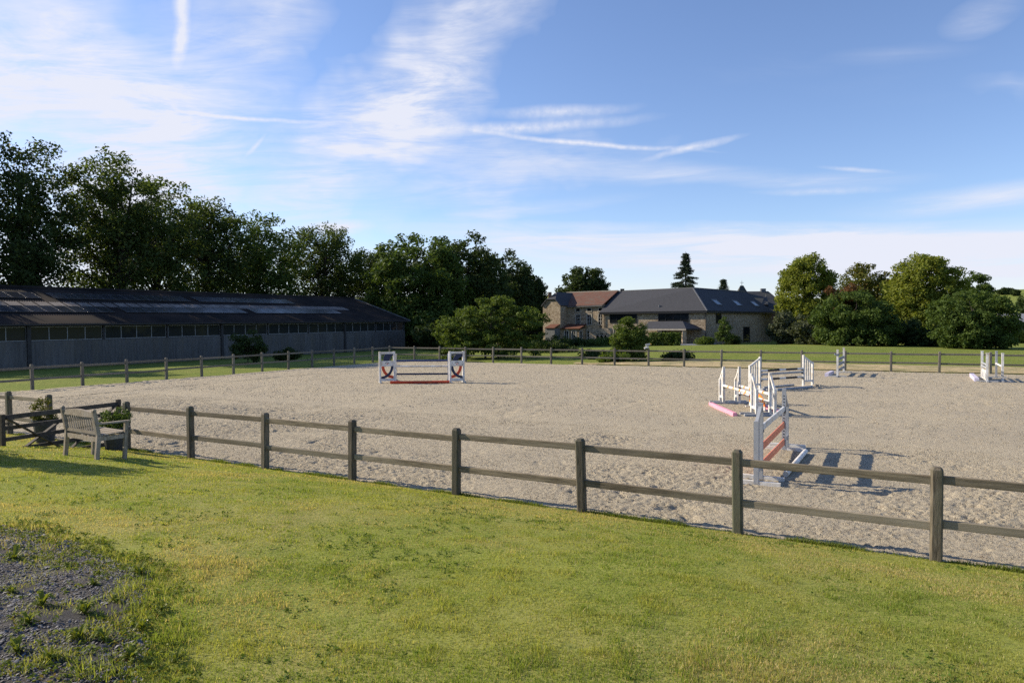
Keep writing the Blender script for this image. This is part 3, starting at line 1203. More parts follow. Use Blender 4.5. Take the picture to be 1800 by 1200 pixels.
leaf_mat('leaf_ash', (0.040, 0.062, 0.020), (0.085, 0.118, 0.034), 0.42)
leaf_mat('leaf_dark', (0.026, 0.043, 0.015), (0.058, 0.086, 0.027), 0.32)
leaf_mat('leaf_mid', (0.048, 0.080, 0.020), (0.095, 0.140, 0.034), 0.34)
leaf_mat('leaf_lime', (0.115, 0.150, 0.026), (0.225, 0.245, 0.045), 0.40)
leaf_mat('leaf_red', (0.050, 0.060, 0.020), (0.075, 0.090, 0.028), 0.3, c3=(0.13, 0.055, 0.025))
leaf_mat('leaf_copper', (0.080, 0.050, 0.022), (0.135, 0.062, 0.028), 0.3)
leaf_mat('leaf_gold', (0.080, 0.095, 0.022), (0.125, 0.130, 0.028), 0.3, c3=(0.15, 0.10, 0.025))
leaf_mat('leaf_grey', (0.060, 0.075, 0.045), (0.095, 0.110, 0.065), 0.3)
leaf_mat('leaf_conifer', (0.022, 0.038, 0.022), (0.045, 0.065, 0.038), 0.15)
leaf_mat('leaf_fresh', (0.060, 0.096, 0.020), (0.110, 0.150, 0.032), 0.35)

# ------------------------------------------------------------------ planters in the gateway
for (px, py, zt, lab, leafm, sd) in ((80, 788, 0.62, 'dark planter with a bushy golden shrub behind the open gate', 'leaf_gold', 5), (204, 788, 0.55, 'dark planter with a leafy green plant beside the gate hanging post', 'leaf_mid', 6)):
    c = D(px, py, 15.2 if px > 100 else 17.6)
    zg = float(lawn_z(c.x, c.y)) if to_st(c.x, c.y)[1] < 0 else 0.0
    pr = empty('potted_plant', (c.x, c.y, zg - 0.02), label=lab, cat='potted plant')
    mb = MB()
    secs = [(0.20, 0.0), (0.27, zt - 0.05), (0.30, zt - 0.05), (0.30, zt), (0.25, zt), (0.24, zt - 0.06)]
    nseg = 16
    vs = [(r_ * math.cos(2 * math.pi * k / nseg), r_ * math.sin(2 * math.pi * k / nseg), z) for r_, z in secs for k in range(nseg)]
    fs = [(i * nseg + k, i * nseg + (k + 1) % nseg, (i + 1) * nseg + (k + 1) % nseg, (i + 1) * nseg + k) for i in range(len(secs) - 1) for k in range(nseg)]
    fs += [tuple(range(nseg - 1, -1, -1)), tuple(range(len(vs) - nseg, len(vs)))]
    mb.add(vs, fs)
    mb.build('pot', 'planter', pr)
    hh = 0.26 if px > 100 else 0.33
    C = clump_centres([(0, 0, zt + hh * 0.5, 0.30, 0.30, hh)], 26, sd)
    V, Q = leaf_cloud(C, np.full(len(C), 0.10), np.full(len(C), 46), 0.035, 1.0, sd, asp=0.4)
    np_mesh('foliage', V, Q, leafm, pr)

# ------------------------------------------------------------------ show jumps
JG = 'jump wings in the arena'
PG = 'jump poles and planks in the arena'


def frame_at(inner, other):
    """x runs outward along the fence line, away from the poles"""
    d = Vector(inner) - Vector(other)
    return math.atan2(d.y, d.x)


def slat_wing(inner, other, label, w=0.62, h=1.45, hs=1.0, mat='jump_white', slats=2, foot=0.62, footmat='jump_grey', holes=True, cups=()):
    r = frame_at(inner, other)
    o = empty('jump_wing', (inner.x, inner.y, 0.0), r, label, 'jump wing', JG)
    u = 0.085
    MB().box(-u / 2, u / 2, -u / 2, u / 2, 0.02, h).build('tall_upright', mat, o)
    MB().box(w - u / 2, w + u / 2, -u / 2, u / 2, 0.02, hs).build('short_upright', mat, o)
    MB().bar((u / 2, 0, h - 0.09), (w - u / 2, 0, hs - 0.03), 0.06, 0.075).build('sloping_top', mat, o)
    MB().bar((u / 2, 0, 0.25), (w - u / 2, 0, 0.25), 0.06, 0.08).build('bottom_bar', mat, o)
    for k in range(slats):
        f = (k + 1) / (slats + 1)
        x = u / 2 + (w - u) * f
        MB().box(x - 0.035, x + 0.035, -0.014, 0.014, 0.26, (h - 0.09) + (hs - 0.03 - h + 0.09) * f).build('slat', mat, o)
    for x in (0, w):
        MB().bar((x, -foot / 2, 0.035), (x, foot / 2, 0.035), 0.075, 0.075).build('foot', footmat, o)
    if holes:
        mb = MB()
        for k in range(int((h - 0.35) / 0.075)):
            z = 0.3 + k * 0.075
            mb.box(-u / 2 - 0.003, -u / 2 + 0.001, -0.013, 0.013, z, z + 0.026)
        mb.build('cup_holes', 'black_paint', o)
    for z in cups:
        MB().box(-u / 2 - 0.075, -u / 2 + 0.002, -0.045, 0.045, z - 0.085, z - 0.035).build('pole_cup', 'dark_steel', o)
    return o


def pole(a, b, label, mats=('jump_white',), bands=None, r=0.05, name='jump_pole', group=PG):
    """round pole from a to b; bands = list of (length share, material index)"""
    a, b = Vector(a), Vector(b)
    d = b - a
    L = d.length
    bands = bands or [(1.0, 0)]
    tot = sum(x for x, _ in bands)
    mb = MB()
    x = 0.0
    for i, (ln, mi) in enumerate(bands):
        x2 = x + L * ln / tot
        mb.tube([(x, 0, 0), (x2, 0, 0)], [r, r], 12, cap=(i in (0, len(bands) - 1)), mi=mi)
        x = x2
    o = mb.build(name, list(mats), smooth=False, loc=a, rot=(0, -math.asin(d.z / L), math.atan2(d.y, d.x)))
    return tag(o, label, 'jump pole', group)


def plank(a, b, label, mat, h=0.19, t=0.03, name='jump_plank', cat='jump plank'):
    a, b = Vector(a), Vector(b)
    d = b - a
    L = d.length
    mb = MB()
    mb.box(0, L, -t / 2, t / 2, -h / 2, h / 2, 0.006)
    o = mb.build(name, mat, loc=a, rot=(0, -math.asin(d.z / L), math.atan2(d.y, d.x)))
    return tag(o, label, cat, PG)


def up(p, z):
    return Vector((p.x, p.y, z))


# J2: orange planks, just beyond the near fence
l2, r2 = G(1337, 842), G(1378, 791)
ax2 = (r2 - l2).normalized()
slat_wing(l2, r2, 'grey jump wing with sloping top at the lawn end of the orange plank jump', w=0.5, h=1.47, hs=1.18, mat='jump_grey', slats=1, foot=0.85, footmat='jump_white', cups=(0.98,))
slat_wing(r2, l2, 'grey jump wing with dark pin holes at the house end of the orange plank jump', w=0.5, h=1.45, hs=1.05, mat='jump_grey', slats=1, foot=0.85, footmat='jump_white', cups=(0.98,))
i2a, i2b = l2 + ax2 * 0.04, r2 - ax2 * 0.04
plank(up(i2a, 0.98), up(i2b, 0.98), 'white plank on top of the orange plank jump', 'jump_white', 0.12, 0.05)
plank(up(i2a, 0.60), up(i2b, 0.60), 'upper orange plank under the white top plank', 'orange_plank', 0.15)
plank(up(i2a, 0.26), up(i2b, 0.20), 'lower orange plank nearest the sand', 'orange_plank', 0.15)
pole(up(G(1381, 838), 0.055), up(G(1416, 797), 0.055), 'white pole lying on the sand beside the orange plank jump', r=0.055)

# J3: oxer with striped poles and rainbow filler
a3, b3, c3_, d3 = G(1272, 709.5), G(1299.5, 709), G(1322, 728), G(1353.5, 728)
slat_wing(a3, c3_, 'white slatted wing next to the pink bar, house end of the striped oxer', w=0.42, h=1.38, hs=0.92, slats=1, foot=0.8, cups=(0.68,))
slat_wing(b3, d3, 'white slatted wing away from the pink bar, house end of the striped oxer', w=0.42, h=1.38, hs=0.92, slats=1, foot=0.8, cups=(0.66, 0.40))
slat_wing(c3_, a3, 'white slatted wing next to the pink bar, lawn end of the striped oxer', w=0.42, h=1.35, hs=0.86, slats=1, foot=0.8, cups=(0.68,))
slat_wing(d3, b3, 'white slatted wing beside the rainbow filler, lawn end of the striped oxer', w=0.42, h=1.36, hs=0.88, slats=1, foot=0.8, cups=(0.66, 0.40))
stripes = [(0.5, 0), (0.06, 1), (0.06, 2), (0.45, 0), (0.06, 2), (0.06, 1), (0.5, 0), (0.06, 1), (0.06, 2), (0.45, 0), (0.06, 2), (0.06, 1), (0.4, 0)]
ax3 = (c3_ - a3).normalized()
mats3 = ('jump_white', 'yellow_paint', 'red_paint')
pole(up(a3 + ax3 * .04, .68), up(c3_ - ax3 * .04, .68), 'white pole with yellow and red bands over the front of the oxer', mats3, stripes)
pole(up(b3 + ax3 * .04, .66), up(d3 - ax3 * .04, .66), 'white pole with yellow and red bands over the back of the oxer', mats3, stripes)
pole(up(b3 + ax3 * .04, .40), up(d3 - ax3 * .04, .40), 'lower white pole with bands above the rainbow filler', mats3, stripes)
# rainbow filler
fc = b3.lerp(d3, 0.52) + Vector((0.10, 0, 0))
fr = empty('jump_filler', (fc.x, fc.y, 0.0), math.atan2(ax3.y, ax3.x), 'white jump filler board with an orange and yellow arch', 'jump filler')
MB().box(-0.75, 0.75, -0.02, 0.02, 0.03, 0.16).build('board', 'jump_white', fr)
for k, (r0, r1, mt) in enumerate(((0.62, 0.74, 'filler_orange'), (0.50, 0.615, 'yellow_paint'), (0.40, 0.495, 'pink_paint'))):
    mb = MB()
    pts = []
    for i in range(13):
        an = math.pi * i / 12
        pts.append((math.cos(an), math.sin(an)))
    for i in range(12):
        vs = []
        for y in (-0.018 - 0.001 * k, 0.018 + 0.001 * k):
            for rr2, (cc, ss) in ((r0, pts[i]), (r1, pts[i]), (r1, pts[i + 1]), (r0, pts[i + 1])):
                vs.append((rr2 * cc, y, 0.16 + rr2 * ss * 0.52))
        mb.add(vs, [(0, 1, 2, 3), (7, 6, 5, 4), (0, 4, 5, 1), (1, 5, 6, 2), (2, 6, 7, 3), (3, 7, 4, 0)])
    mb.build('arch_band', mt, fr)
for x in (-0.6, 0.6):
    MB().box(x - 0.03, x + 0.03, -0.2, 0.2, 0.0, 0.04).build('foot', 'jump_white', fr)


def ground_bar(a, b, label, mat, w=0.13, name='ground_bar'):
    a, b = Vector(a), Vector(b)
    d = b - a
    mb = MB()
    mb.box(0, d.length, -w / 2, w / 2, -0.02, w - 0.02, 0.012)
    return tag(mb.build(name, mat, loc=up(a, 0.0), rot=(0, 0, math.atan2(d.y, d.x))), label, 'ground bar', PG)


ground_bar(G(1249, 712), G(1292, 731), 'pink square ground bar lying in front of the striped oxer', 'pink_paint')
ground_bar(G(1329, 710), G(1377, 729), 'pink square ground bar lying behind the striped oxer', 'pink_paint')

# J4: vertical with black and white poles
l4, r4 = G(1335.7, 684.7), G(1412, 678.8)
slat_wing(l4, r4, 'tall white slatted wing at the oxer end of the black and white pole jump', w=0.66, h=1.48, hs=1.12, slats=3, foot=0.9, cups=(0.84, 0.68, 0.45))
slat_wing(r4, l4, 'tall white slatted wing at the outer end of the black and white pole jump', w=0.66, h=1.48, hs=1.12, slats=3, foot=0.9, footmat='pale_stone', cups=(0.84, 0.68, 0.45))
ax4 = (r4 - l4).normalized()
bw = [(0.45, 0), (0.85, 1), (0.45, 0), (0.85, 1), (0.45, 0)]
ia, ib = l4 + ax4 * .04, r4 - ax4 * .04
pole(up(ia, .84), up(ib, .84), 'top pole in black and white bands', ('jump_white', 'black_paint'), bw)
pole(up(ia, .68), up(ib, .68), 'plain white pole below the banded top pole', ('jump_grey',))
pole(up(ia, .45), up(ib, .45), 'lowest pole in black and white bands', ('jump_white', 'black_paint'), bw)
pole(up(G(1342, 683), .05), up(G(1395, 678), .05), 'grey pole lying on the sand right under the banded poles', ('jump_grey',))
pole(up(G(1366, 686.5), .05), up(G(1428, 681.5), .05), 'longer grey pole lying on the sand before the banded pole jump', ('jump_grey',), r=0.055)


# J5 and J6: plain post standards
def post_standard(p, other, label, h=1.6, mat='jump_white', foot=0.9, w=0.1):
    o = empty('jump_standard', (p.x, p.y, 0), frame_at(p, other), label, 'jump standard', 'post standards in the arena')
    MB().box(-w / 2, w / 2, -w / 2, w / 2, 0.02, h).build('upright', mat, o)
    MB().box(-w / 2 - 0.01, w / 2 + 0.01, -w / 2 - .01, w / 2 + .01, h, h + 0.03).build('cap', mat, o)
    MB().bar((0, -foot / 2, 0.035), (0, foot / 2, 0.035), 0.09, 0.07).build('foot', 'jump_grey', o)
    MB().bar((-0.05, 0, 0.036), (0.38, 0, 0.036), 0.088, 0.066).build('outrigger', 'jump_grey', o)
    return o


l5, r5 = G(1472, 662), G(1483, 655)
post_standard(l5, r5, 'white post standard with grey clip at the near end of the three-plank jump', 1.47)
post_standard(r5, l5, 'white post standard at the garden end of the three-plank jump', 1.47)
cl = empty('jump_cup_clip', (l5.x, l5.y, 1.22), 0, 'grey clip strapped round a white post standard', 'clip')
MB().box(-0.075, 0.075, -0.075, 0.075, -0.04, 0.04).build('band', 'blue_grey_paint', cl)
MB().box(-0.16, -0.07, -0.03, 0.03, -0.02, 0.05).build('lug', 'blue_grey_paint', cl)
ax5 = (r5 - l5).normalized()
for z, nm in ((0.94, 'top'), (0.64, 'middle'), (0.34, 'bottom')):
    plank(up(l5 + ax5 * .05, z), up(r5 - ax5 * .05, z), nm + ' blue-grey plank of the three-plank jump', 'blue_grey_paint', 0.15)
ground_bar(G(1453, 661.5), G(1463, 656.5), 'lilac ground bar before the three-plank jump', 'lilac_paint', 0.2)

pa, pb, pc, pd = G(1726, 665), G(1735, 671), G(1751, 664), G(1762, 671)
post_standard(pa, pb, 'white post standard at the garden end of the white panel', 1.42)
post_standard(pb, pa, 'white post standard at the near end of the white panel', 1.41)
post_standard(pc, pd, 'white post standard at the garden end of the single pole', 1.4, 'jump_grey')
post_standard(pd, pc, 'white post standard at the near end of the single pole', 1.40)
ax6 = (pb - pa).normalized()
pole(up(pa + ax6 * .05, .84), up(pb - ax6 * .05, .84), 'grey pole above the white panel', ('jump_grey',))
pole(up(pa + ax6 * .05, .68), up(pb - ax6 * .05, .68), 'second grey pole, just over the white panel', ('jump_grey',))
pole(up(pc + ax6 * .05, .76), up(pd - ax6 * .05, .76), 'single white pole of the rear pair of standards')
pn = empty('show_panel', (pa.lerp(pb, 0.5).x, pa.lerp(pb, 0.5).y, 0), math.atan2(ax6.y, ax6.x), 'white jump panel with pale painted arches between two post standards', 'jump panel')
hl = (pb - pa).length / 2 - 0.06
MB().box(-hl, hl, -0.02, 0.02, 0.05, 0.55).build('board', 'jump_white', pn)
for x in (-hl * 0.6, 0.0, hl * 0.6):
    MB().box(x - 0.12, x + 0.12, -0.024, -0.0201, 0.12, 0.42).build('painted_patch', 'blue_grey_paint', pn)
    
for x in (-hl * 0.8, hl * 0.8):
    MB().box(x - 0.03, x + 0.03, -0.18, 0.18, 0.0, 0.05).build('foot', 'jump_grey', pn)
ground_bar(G(1708, 661.5), G(1717, 670.5), 'lilac ground bar before the white panel jump', 'lilac_paint', 0.2)


# J1: vertical with framed wings, logo panels and crossed arcs
def arc_strip(cx, cz, r0, r1, a0, a1, y0, y1, n=10):
    mb = MB()
    for i in range(n):
        t0, t1 = a0 + (a1 - a0) * i / n, a0 + (a1 - a0) * (i + 1) / n
        vs = []
        for y in (y0, y1):
            for r_, t in ((r0, t0), (r1, t0), (r1, t1), (r0, t1)):
                vs.append((cx + r_ * math.cos(t), y, cz + r_ * math.sin(t)))
        mb.add(vs, [(0, 1, 2, 3), (7, 6, 5, 4), (0, 4, 5, 1), (1, 5, 6, 2), (2, 6, 7, 3), (3, 7, 4, 0)])
    return mb


def arc_wing(p0, p1, label, mirror):
    """framed wing between feet p0 (left) and p1 (right); poles are on the right unless mirrored"""
    d = p1 - p0
    w = d.length
    o = empty('jump_wing', (p0.x, p0.y, 0), math.atan2(d.y, d.x), label, 'jump wing', JG)
    h, u = 1.63, 0.105
    for x in (u / 2, w - u / 2):
        MB().box(x - u / 2, x + u / 2, -0.05, 0.05, 0.02, h).build('upright', 'jump_white', o)
        MB().bar((x, -0.3, 0.03), (x, 0.3, 0.03), 0.1, 0.06).build('foot', 'galvanised', o)
    MB().box(u, w - u, -0.035, 0.035, h - 0.13, h - 0.02).build('top_bar', 'jump_white', o)
    MB().box(u, w - u, -0.03, 0.03, 0.10, 0.22).build('bottom_bar', 'jump_white', o)
    pan = MB().box(u, w - u, -0.03, 0.03, 0.86, 1.14).build('logo_panel', 'jump_white', o)
    cx = w / 2
    arc_strip(cx, 0.93, 0.115, 0.145, R(35), R(145), -0.0345, -0.0305).build('logo_arc', 'black_paint', pan)
    MB().bar((cx - 0.03, -0.033, 0.95), (cx + 0.045, -0.033, 1.0), 0.006, 0.035).build('logo_mark', 'red_paint', pan)
    sgn = -1 if mirror else 1
    # crossed quarter arcs in the lower opening, one more navy arc in the upper one
    iw = w - 2 * u

    def clipx(mb, x0, x1, z0, z1):
        mb.v = [(min(max(x, x0), x1), y, min(max(z, z0), z1)) for x, y, z in mb.v]
        return mb
    xl, xr = (u, w - u) if not mirror else (w - u, u)
    # navy: centre upper-left of the opening, sweeping from right top to left bottom
    if not mirror:
        nav = arc_strip(u - 0.02, 0.86, iw - 0.10, iw + 0.03, R(-88), R(0), -0.018, 0.018)
        red = arc_strip(w - u + 0.04, 0.86, iw - 0.10 - 0.03, iw + 0.015, R(180), R(268), -0.012, 0.012)
        nav2 = arc_strip(w - u + 0.1, 1.14, 0.30, 0.62, R(95), R(180), -0.012, 0.012)
    else:
        nav = arc_strip(w - u + 0.02, 0.86, iw - 0.10, iw + 0.03, R(180), R(268), -0.018, 0.018)
        red = arc_strip(u - 0.04, 0.86, iw - 0.10 - 0.03, iw + 0.015, R(-88), R(0), -0.012, 0.012)
        nav2 = arc_strip(w - u + 0.02, 1.04, 0.30, 0.55, R(90), R(170), -0.012, 0.012)
    clipx(nav, u, w - u, 0.2, 0.87).build('navy_arc', 'navy_paint', o)
    clipx(red, u, w - u, 0.2, 0.87).build('red_arc', 'red_paint', o)
    clipx(nav2, u, w - u, 1.13, h - 0.12).build('upper_navy_arc', 'navy_paint', o)
    return o


arc_wing(G(666.5, 673), G(695, 672), 'white framed wing with crossed red and navy arcs, barn side of blue pole jump', False)
arc_wing(G(789.5, 672.5), G(816.5, 671.5), 'white framed wing with crossed red and navy arcs, house side of blue pole jump', True)
s1, s2 = G(696, 669), G(788.5, 668.5)
post_standard(s1, s2, 'slim white post standard behind the barn side arc wing', 1.42, w=0.09, foot=0.7)
post_standard(s2, s1, 'slim white post standard behind the other arc wing', 1.42, w=0.09, foot=0.7)
ax1 = (s2 - s1).normalized()
q1, q2 = s1 + ax1 * .04, s2 - ax1 * .04
pole(up(q1, 1.08), up(q2, 1.08), 'top blue and white pole of the arc wing jump', ('blue_paint',), r=0.055)
pole(up(q1, .77), up(q2, .77), 'white middle pole of the arc wing jump')
pole(up(q1, .36), up(q2, .36), 'lower dark blue pole of the arc wing jump', ('navy_paint',))
pole(up(G(686, 674), .06), up(G(790, 673), .06), 'red pole lying on the sand under the arc wing jump', ('red_paint',), r=0.07)

# ------------------------------------------------------------------ long riding barn on the left
B0, B1 = G(0, 650), G(712, 612)
bdv = B1 - B0
BL = bdv.length
BROT = math.atan2(bdv.y, bdv.x)
barn = empty('riding_barn', (B0.x, B0.y, -0.05), BROT, 'long low dark barn with a clerestory window band and solar panels on its roof', 'barn')
barn.rotation_euler = (0, -math.atan(0.30 / 43), BROT)
X0 = -26.0
SILL, HEAD, EAVE, RIDGE, HALF = 1.98, 3.08, 3.30, 6.35, 9.0
OV = 0.55
bay = (BL - 2.0) / 8.0
x = BL
k = 0
while x > X0 + 1.2:                                   # wall sheets, each lapping its neighbour
    dz = random.uniform(-.01, .01)
    mb = MB()
    xs = [x - 1.08 + 1.08 * i / 8 for i in range(9)]
    vs = []
    for i, xx in enumerate(xs):
        yy = -0.012 * (i % 2) - 0.006 * (k % 2) - 0.02
        vs += [(xx, yy, -0.4), (xx, yy, SILL + dz)]
    mb.add(vs, [(2 * i, 2 * i + 2, 2 * i + 3, 2 * i + 1) for i in range(8)])
    n_ = len(mb.v)
    mb.add([(xs[0], 0.0, -0.4), (xs[-1], 0.0, -0.4), (xs[-1], 0.0, SILL + dz), (xs[0], 0.0, SILL + dz)], [(0, 1, 2, 3)])
    mb.build('wall_sheet', 'wall_sheet', barn)
    x -= 1.07
    k += 1
MB().box(X0, BL, 0.02, 0.30, HEAD, EAVE).build('eaves_beam', 'dark_steel', barn)
MB().box(X0, BL, 0.01, 0.30, SILL - 0.02, SILL + 0.04).build('sill_beam', 'dark_steel', barn)
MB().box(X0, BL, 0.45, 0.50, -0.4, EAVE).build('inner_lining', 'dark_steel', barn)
nb_ = 0
x = BL - 0.12
first_win = None
while x - bay > X0:
    xa, xb = x - bay + 0.12, x - 0.12
    thick = nb_ % 3 == 2
    pw = 0.13 if thick else 0.07
    MB().box(x - pw, x + pw, -0.12 if thick else 0.0, 0.32, -0.4 if thick else SILL, EAVE - 0.01).build('steel_post', 'dark_steel', barn)
    mb = MB()
    mb.box(xa, xb, 0.05, 0.11, SILL + 0.04, SILL + 0.10).box(xa, xb, 0.05, 0.11, HEAD - 0.06, HEAD)
    pwid = (xb - xa) / 4
    for j in range(5):
        c = xa + pwid * j
        mb.box(max(xa, c - 0.03), min(xb, c + 0.03), 0.052, 0.108, SILL + 0.10, HEAD - 0.06)
    w_ = mb.build('window', 'window_bar', barn)
    for j in range(4):
        c = xa + pwid * j
        tilt = random.uniform(-.01, .01)
        mb = MB()
        mb.box(c + 0.03, c + pwid - 0.03, 0.075, 0.085, SILL + 0.10, HEAD - 0.06)
        mb.v = [(a_, b_ + tilt * (e_ - 2.5) + tilt * (a_ - c), e_) for a_, b_, e_ in mb.v]
        mb.build('pane', 'hall_glass', w_)
    x -= bay
    nb_ += 1


def roof_pt(xx, v, lift=0.0):
    y = -OV + (HALF + OV) * v
    z = EAVE - 0.02 + (RIDGE - EAVE + 0.02) * v
    return (xx, y, z + lift)


def corrugated(x0, x1, v0, v1, lift, amp=0.028, pitch=0.176, rows=3, back=False):
    n = int((x1 - x0) / pitch * 4)
    mb = MB()
    vs, fs = [], []
    for j in range(rows + 1):
        v = v0 + (v1 - v0) * j / rows
        for i in range(n + 1):
            xx = x0 + (x1 - x0) * i / n
            p = roof_pt(xx, v, lift + amp * math.sin(2 * math.pi * (xx / pitch)) - (0.03 * ((j % 2)) if rows > 3 else 0))
            if back:
                p = (p[0], 2 * HALF - p[1], p[2])
            vs.append(p)
    for j in range(rows):
        for i in range(n):
            a_ = j * (n + 1) + i
            fs.append((a_, a_ + 1, a_ + n + 2, a_ + n + 1))
    mb.add(vs, fs)
    return mb


RX1 = BL + 0.4
me_o = corrugated(X0, RX1, 0.0, 1.0, 0.0).build('roof', 'roof_sheet', barn, smooth=True)
corrugated(X0, RX1, 0.0, 1.0, 0.0, pitch=0.7).build('rear_roof', 'roof_sheet', barn).scale = (1, 1, 1)
rear = [o for o in bpy.data.objects if o.name.startswith('rear_roof')][0]
for v_ in rear.data.vertices:
    v_.co.y = 2 * HALF - v_.co.y
MB().tube([(X0, HALF, RIDGE + 0.02), (RX1, HALF, RIDGE + 0.02)], [0.16, 0.16], 8).build('ridge_cap', 'roof_sheet', me_o)
for sgn in (0, 1):
    a_, b_ = Vector(roof_pt(RX1 - 0.01, 0.0, 0.02)), Vector(roof_pt(RX1 - 0.01, 1.0, 0.04))
    if sgn:
        a_.y, b_.y = 2 * HALF - a_.y, 2 * HALF - b_.y
    MB().bar(a_, b_, 0.12, 0.16).build('verge_trim', 'zinc', me_o)
MB().bar((X0, -OV - 0.05, EAVE - 0.08), (RX1, -OV - 0.05, EAVE - 0.08), 0.13, 0.11).build('gutter', 'dark_steel', me_o)
MB().prism([(BL - 0.02, 0.31, -0.4), (BL - 0.02, 2 * HALF, -0.4), (BL - 0.02, 2 * HALF, EAVE), (BL - 0.02, HALF, RIDGE - 0.12), (BL - 0.02, 0.31, EAVE)], (-0.12, 0, 0)).build('gable_wall', 'wall_sheet', barn)
# translucent sheets between the panel rows
x = RX1 - 6.6
while x > X0 + 1.4:
    o = corrugated(x - 1.0, x, 0.445, 0.572, 0.022, rows=1).build('skylight_sheet', 'skylight_sheet', me_o, smooth=True)
    x -= 1.06
# solar panels: one frame with its glass each
slope = math.atan2(RIDGE - EAVE + 0.02, HALF + OV)
SLEN = math.hypot(HALF + OV, RIDGE - EAVE + 0.02)
pm_f = None
for v0, v1, xend in ((0.27, 0.435, RX1 - 9.6), (0.655, 0.82, RX1 - 13.4)):
    hgt = SLEN * (v1 - v0)
    if True:
        f = MB()
        f.box(0, 1.02, 0, 0.03, 0, 0.04).box(0, 1.02, hgt - 0.03, hgt, 0, 0.04).box(0, 0.03, 0.03, hgt - 0.03, 0, 0.04).box(0.99, 1.02, 0.03, hgt - 0.03, 0, 0.04)
        fo = f.build('solar_panel', 'solar_frame')
        go = MB().box(0.03, 0.99, 0.03, hgt - 0.03, 0.004, 0.034).build('cell_glass', 'solar')
        fm, gm = fo.data, go.data
        bpy.data.objects.remove(fo)
        bpy.data.objects.remove(go)
    x = xend - 1.04
    k = 0
    while x > X0 + 2:
        if k % 13 != 12:
            p = roof_pt(x, v0, 0.07)
            pnl = place(fm, 'solar_panel', me_o, p, (slope + random.uniform(-.002, .002), random.uniform(-.002, .002), 0))
            place(gm, 'cell_glass', pnl)
            pnl.parent = barn
        x -= 1.04
        k += 1

# ------------------------------------------------------------------ stone farm buildings beyond the far fence
H1 = Vector((math.cos(R(37)), -math.sin(R(37)), 0))
H2 = Vector((math.sin(R(37)), math.cos(R(37)), 0))


def house_root(name, p, label):
    return empty(name, (p.x, p.y, 0.0), label=label, cat='house')


def wall_run(root, a, b, z0, z1, mat='rubble', t=0.4, name='wall', out=None):
    """upright wall slab from a to b, its outer face on the line a-b"""
    a, b = Vector((a[0], a[1], 0)), Vector((b[0], b[1], 0))
    d = (b - a).normalized()
    n = Vector((d.y, -d.x, 0))            # outward: right-hand side when walking a to b
    if out is not None and n.dot(out) < 0:
        n = -n
    mb = MB()
    mb.prism([(*a.xy, z0), (*b.xy, z0), (*b.xy, z1), (*a.xy, z1)], -n * t)
    return mb.build(name, mat, root, world=True), n


def wall_window(root, a, b, f, w, z0, z1, n, frame='pale_stone', fw=0.16, bars=True, glass='glass', barmat='white_frame', name='window'):
    """stone-framed window at share f of the wall a-b"""
    a, b = Vector((a[0], a[1], 0)), Vector((b[0], b[1], 0))
    d = (b - a).normalized()
    c = a.lerp(b, f)
    def q(x, z, dep):
        p = c + d * x + n * dep
        return (p.x, p.y, z)
    def slab(mb, xa, xb, za, zb, d0, d1):
        vs = [q(x, z, dd) for dd in (d0, d1) for x, z in ((xa, za), (xb, za), (xb, zb), (xa, zb))]
        mb.add(vs, [(0, 1, 2, 3), (7, 6, 5, 4), (0, 4, 5, 1), (1, 5, 6, 2), (2, 6, 7, 3), (3, 7, 4, 0)])
    mb = MB()
    h = w / 2
    slab(mb, -h - fw, -h, z0 - fw, z1 + fw, -.05, .06)
    slab(mb, h, h + fw, z0 - fw, z1 + fw, -.05, .06)
    slab(mb, -h, h, z1, z1 + fw, -.05, .06)
    slab(mb, -h, h, z0 - fw, z0, -.05, .08)
    win = mb.build(name, frame, root, world=True)
    mb = MB()
    slab(mb, -h, h, z0, z1, -.02, .012)
    mb.build('pane', glass, win, world=True) if False else build_child(mb, 'pane', glass, win, root)
    if bars:
        mb = MB()
        slab(mb, -.03, .03, z0, z1, .013, .045)
        for k in range(1, 3):
            z = z0 + (z1 - z0) * k / 3
            slab(mb, -h, -.03, z - .02, z + .02, .013, .04)
            slab(mb, .03, h, z - .02, z + .02, .013, .04)
        slab(mb, -h, -h + .04, z0, z1, .013, .045)
        slab(mb, h - .04, h, z0, z1, .013, .045)
        build_child(mb, 'glazing_bars', barmat, win, root)
    return win


def build_child(mb, name, mat, part, root):
    o = mb.build(name, mat, root, world=True)
    o.parent = part
    return o


def roof_poly(root, faces, mat, thick=0.16, name='roof'):
    mb = MB()
    for f in faces:
        f = [Vector(p) for p in f]
        nn = (f[1] - f[0]).cross(f[2] - f[0]).normalized()
        if nn.z < 0:
            nn = -nn
        mb.prism(f, -nn * thick)
    return mb.build(name, mat, root, world=True)


# --- main slate-roofed house: front wall A-C, side wall C-E
A, C = D(1058, 548, 107.0), D(1240.5, 546, 98.0)
E = D(1357, 546.5, 116.0)
ez = 4.85
A.z = C.z = E.z = 0
R1, R2, R3 = D(1086, 511.5, 112.5), D(1218, 506, 103.5), D(1309, 511.5, 114.5)
rz_ = (R1.z + R2.z) / 2
for r_ in (R1, R2, R3):
    r_.z = rz_
mh = house_root('slate_roofed_house', C, 'long house with a large slate hipped roof, rubble stone walls and dark window bands')
fn = Vector((-0.45, -0.89, 0))
wA = A + (A - C).normalized() * 0.2
w1, n1 = wall_run(mh, A, C, -0.2, ez, out=Vector((-.4, -.9, 0)), name='front_wall')
w2, n2 = wall_run(mh, C, E, -0.2, ez, out=Vector((.9, -.4, 0)), name='side_wall')
back = A + Vector((6, 16, 0))
wall_run(mh, E, back + Vector((22, 4, 0)), -0.2, ez, name='rear_wall', out=Vector((0, 1, 0)))
ov = 0.32
cd = ((C - A).normalized() + (C - E).normalized()).normalized()


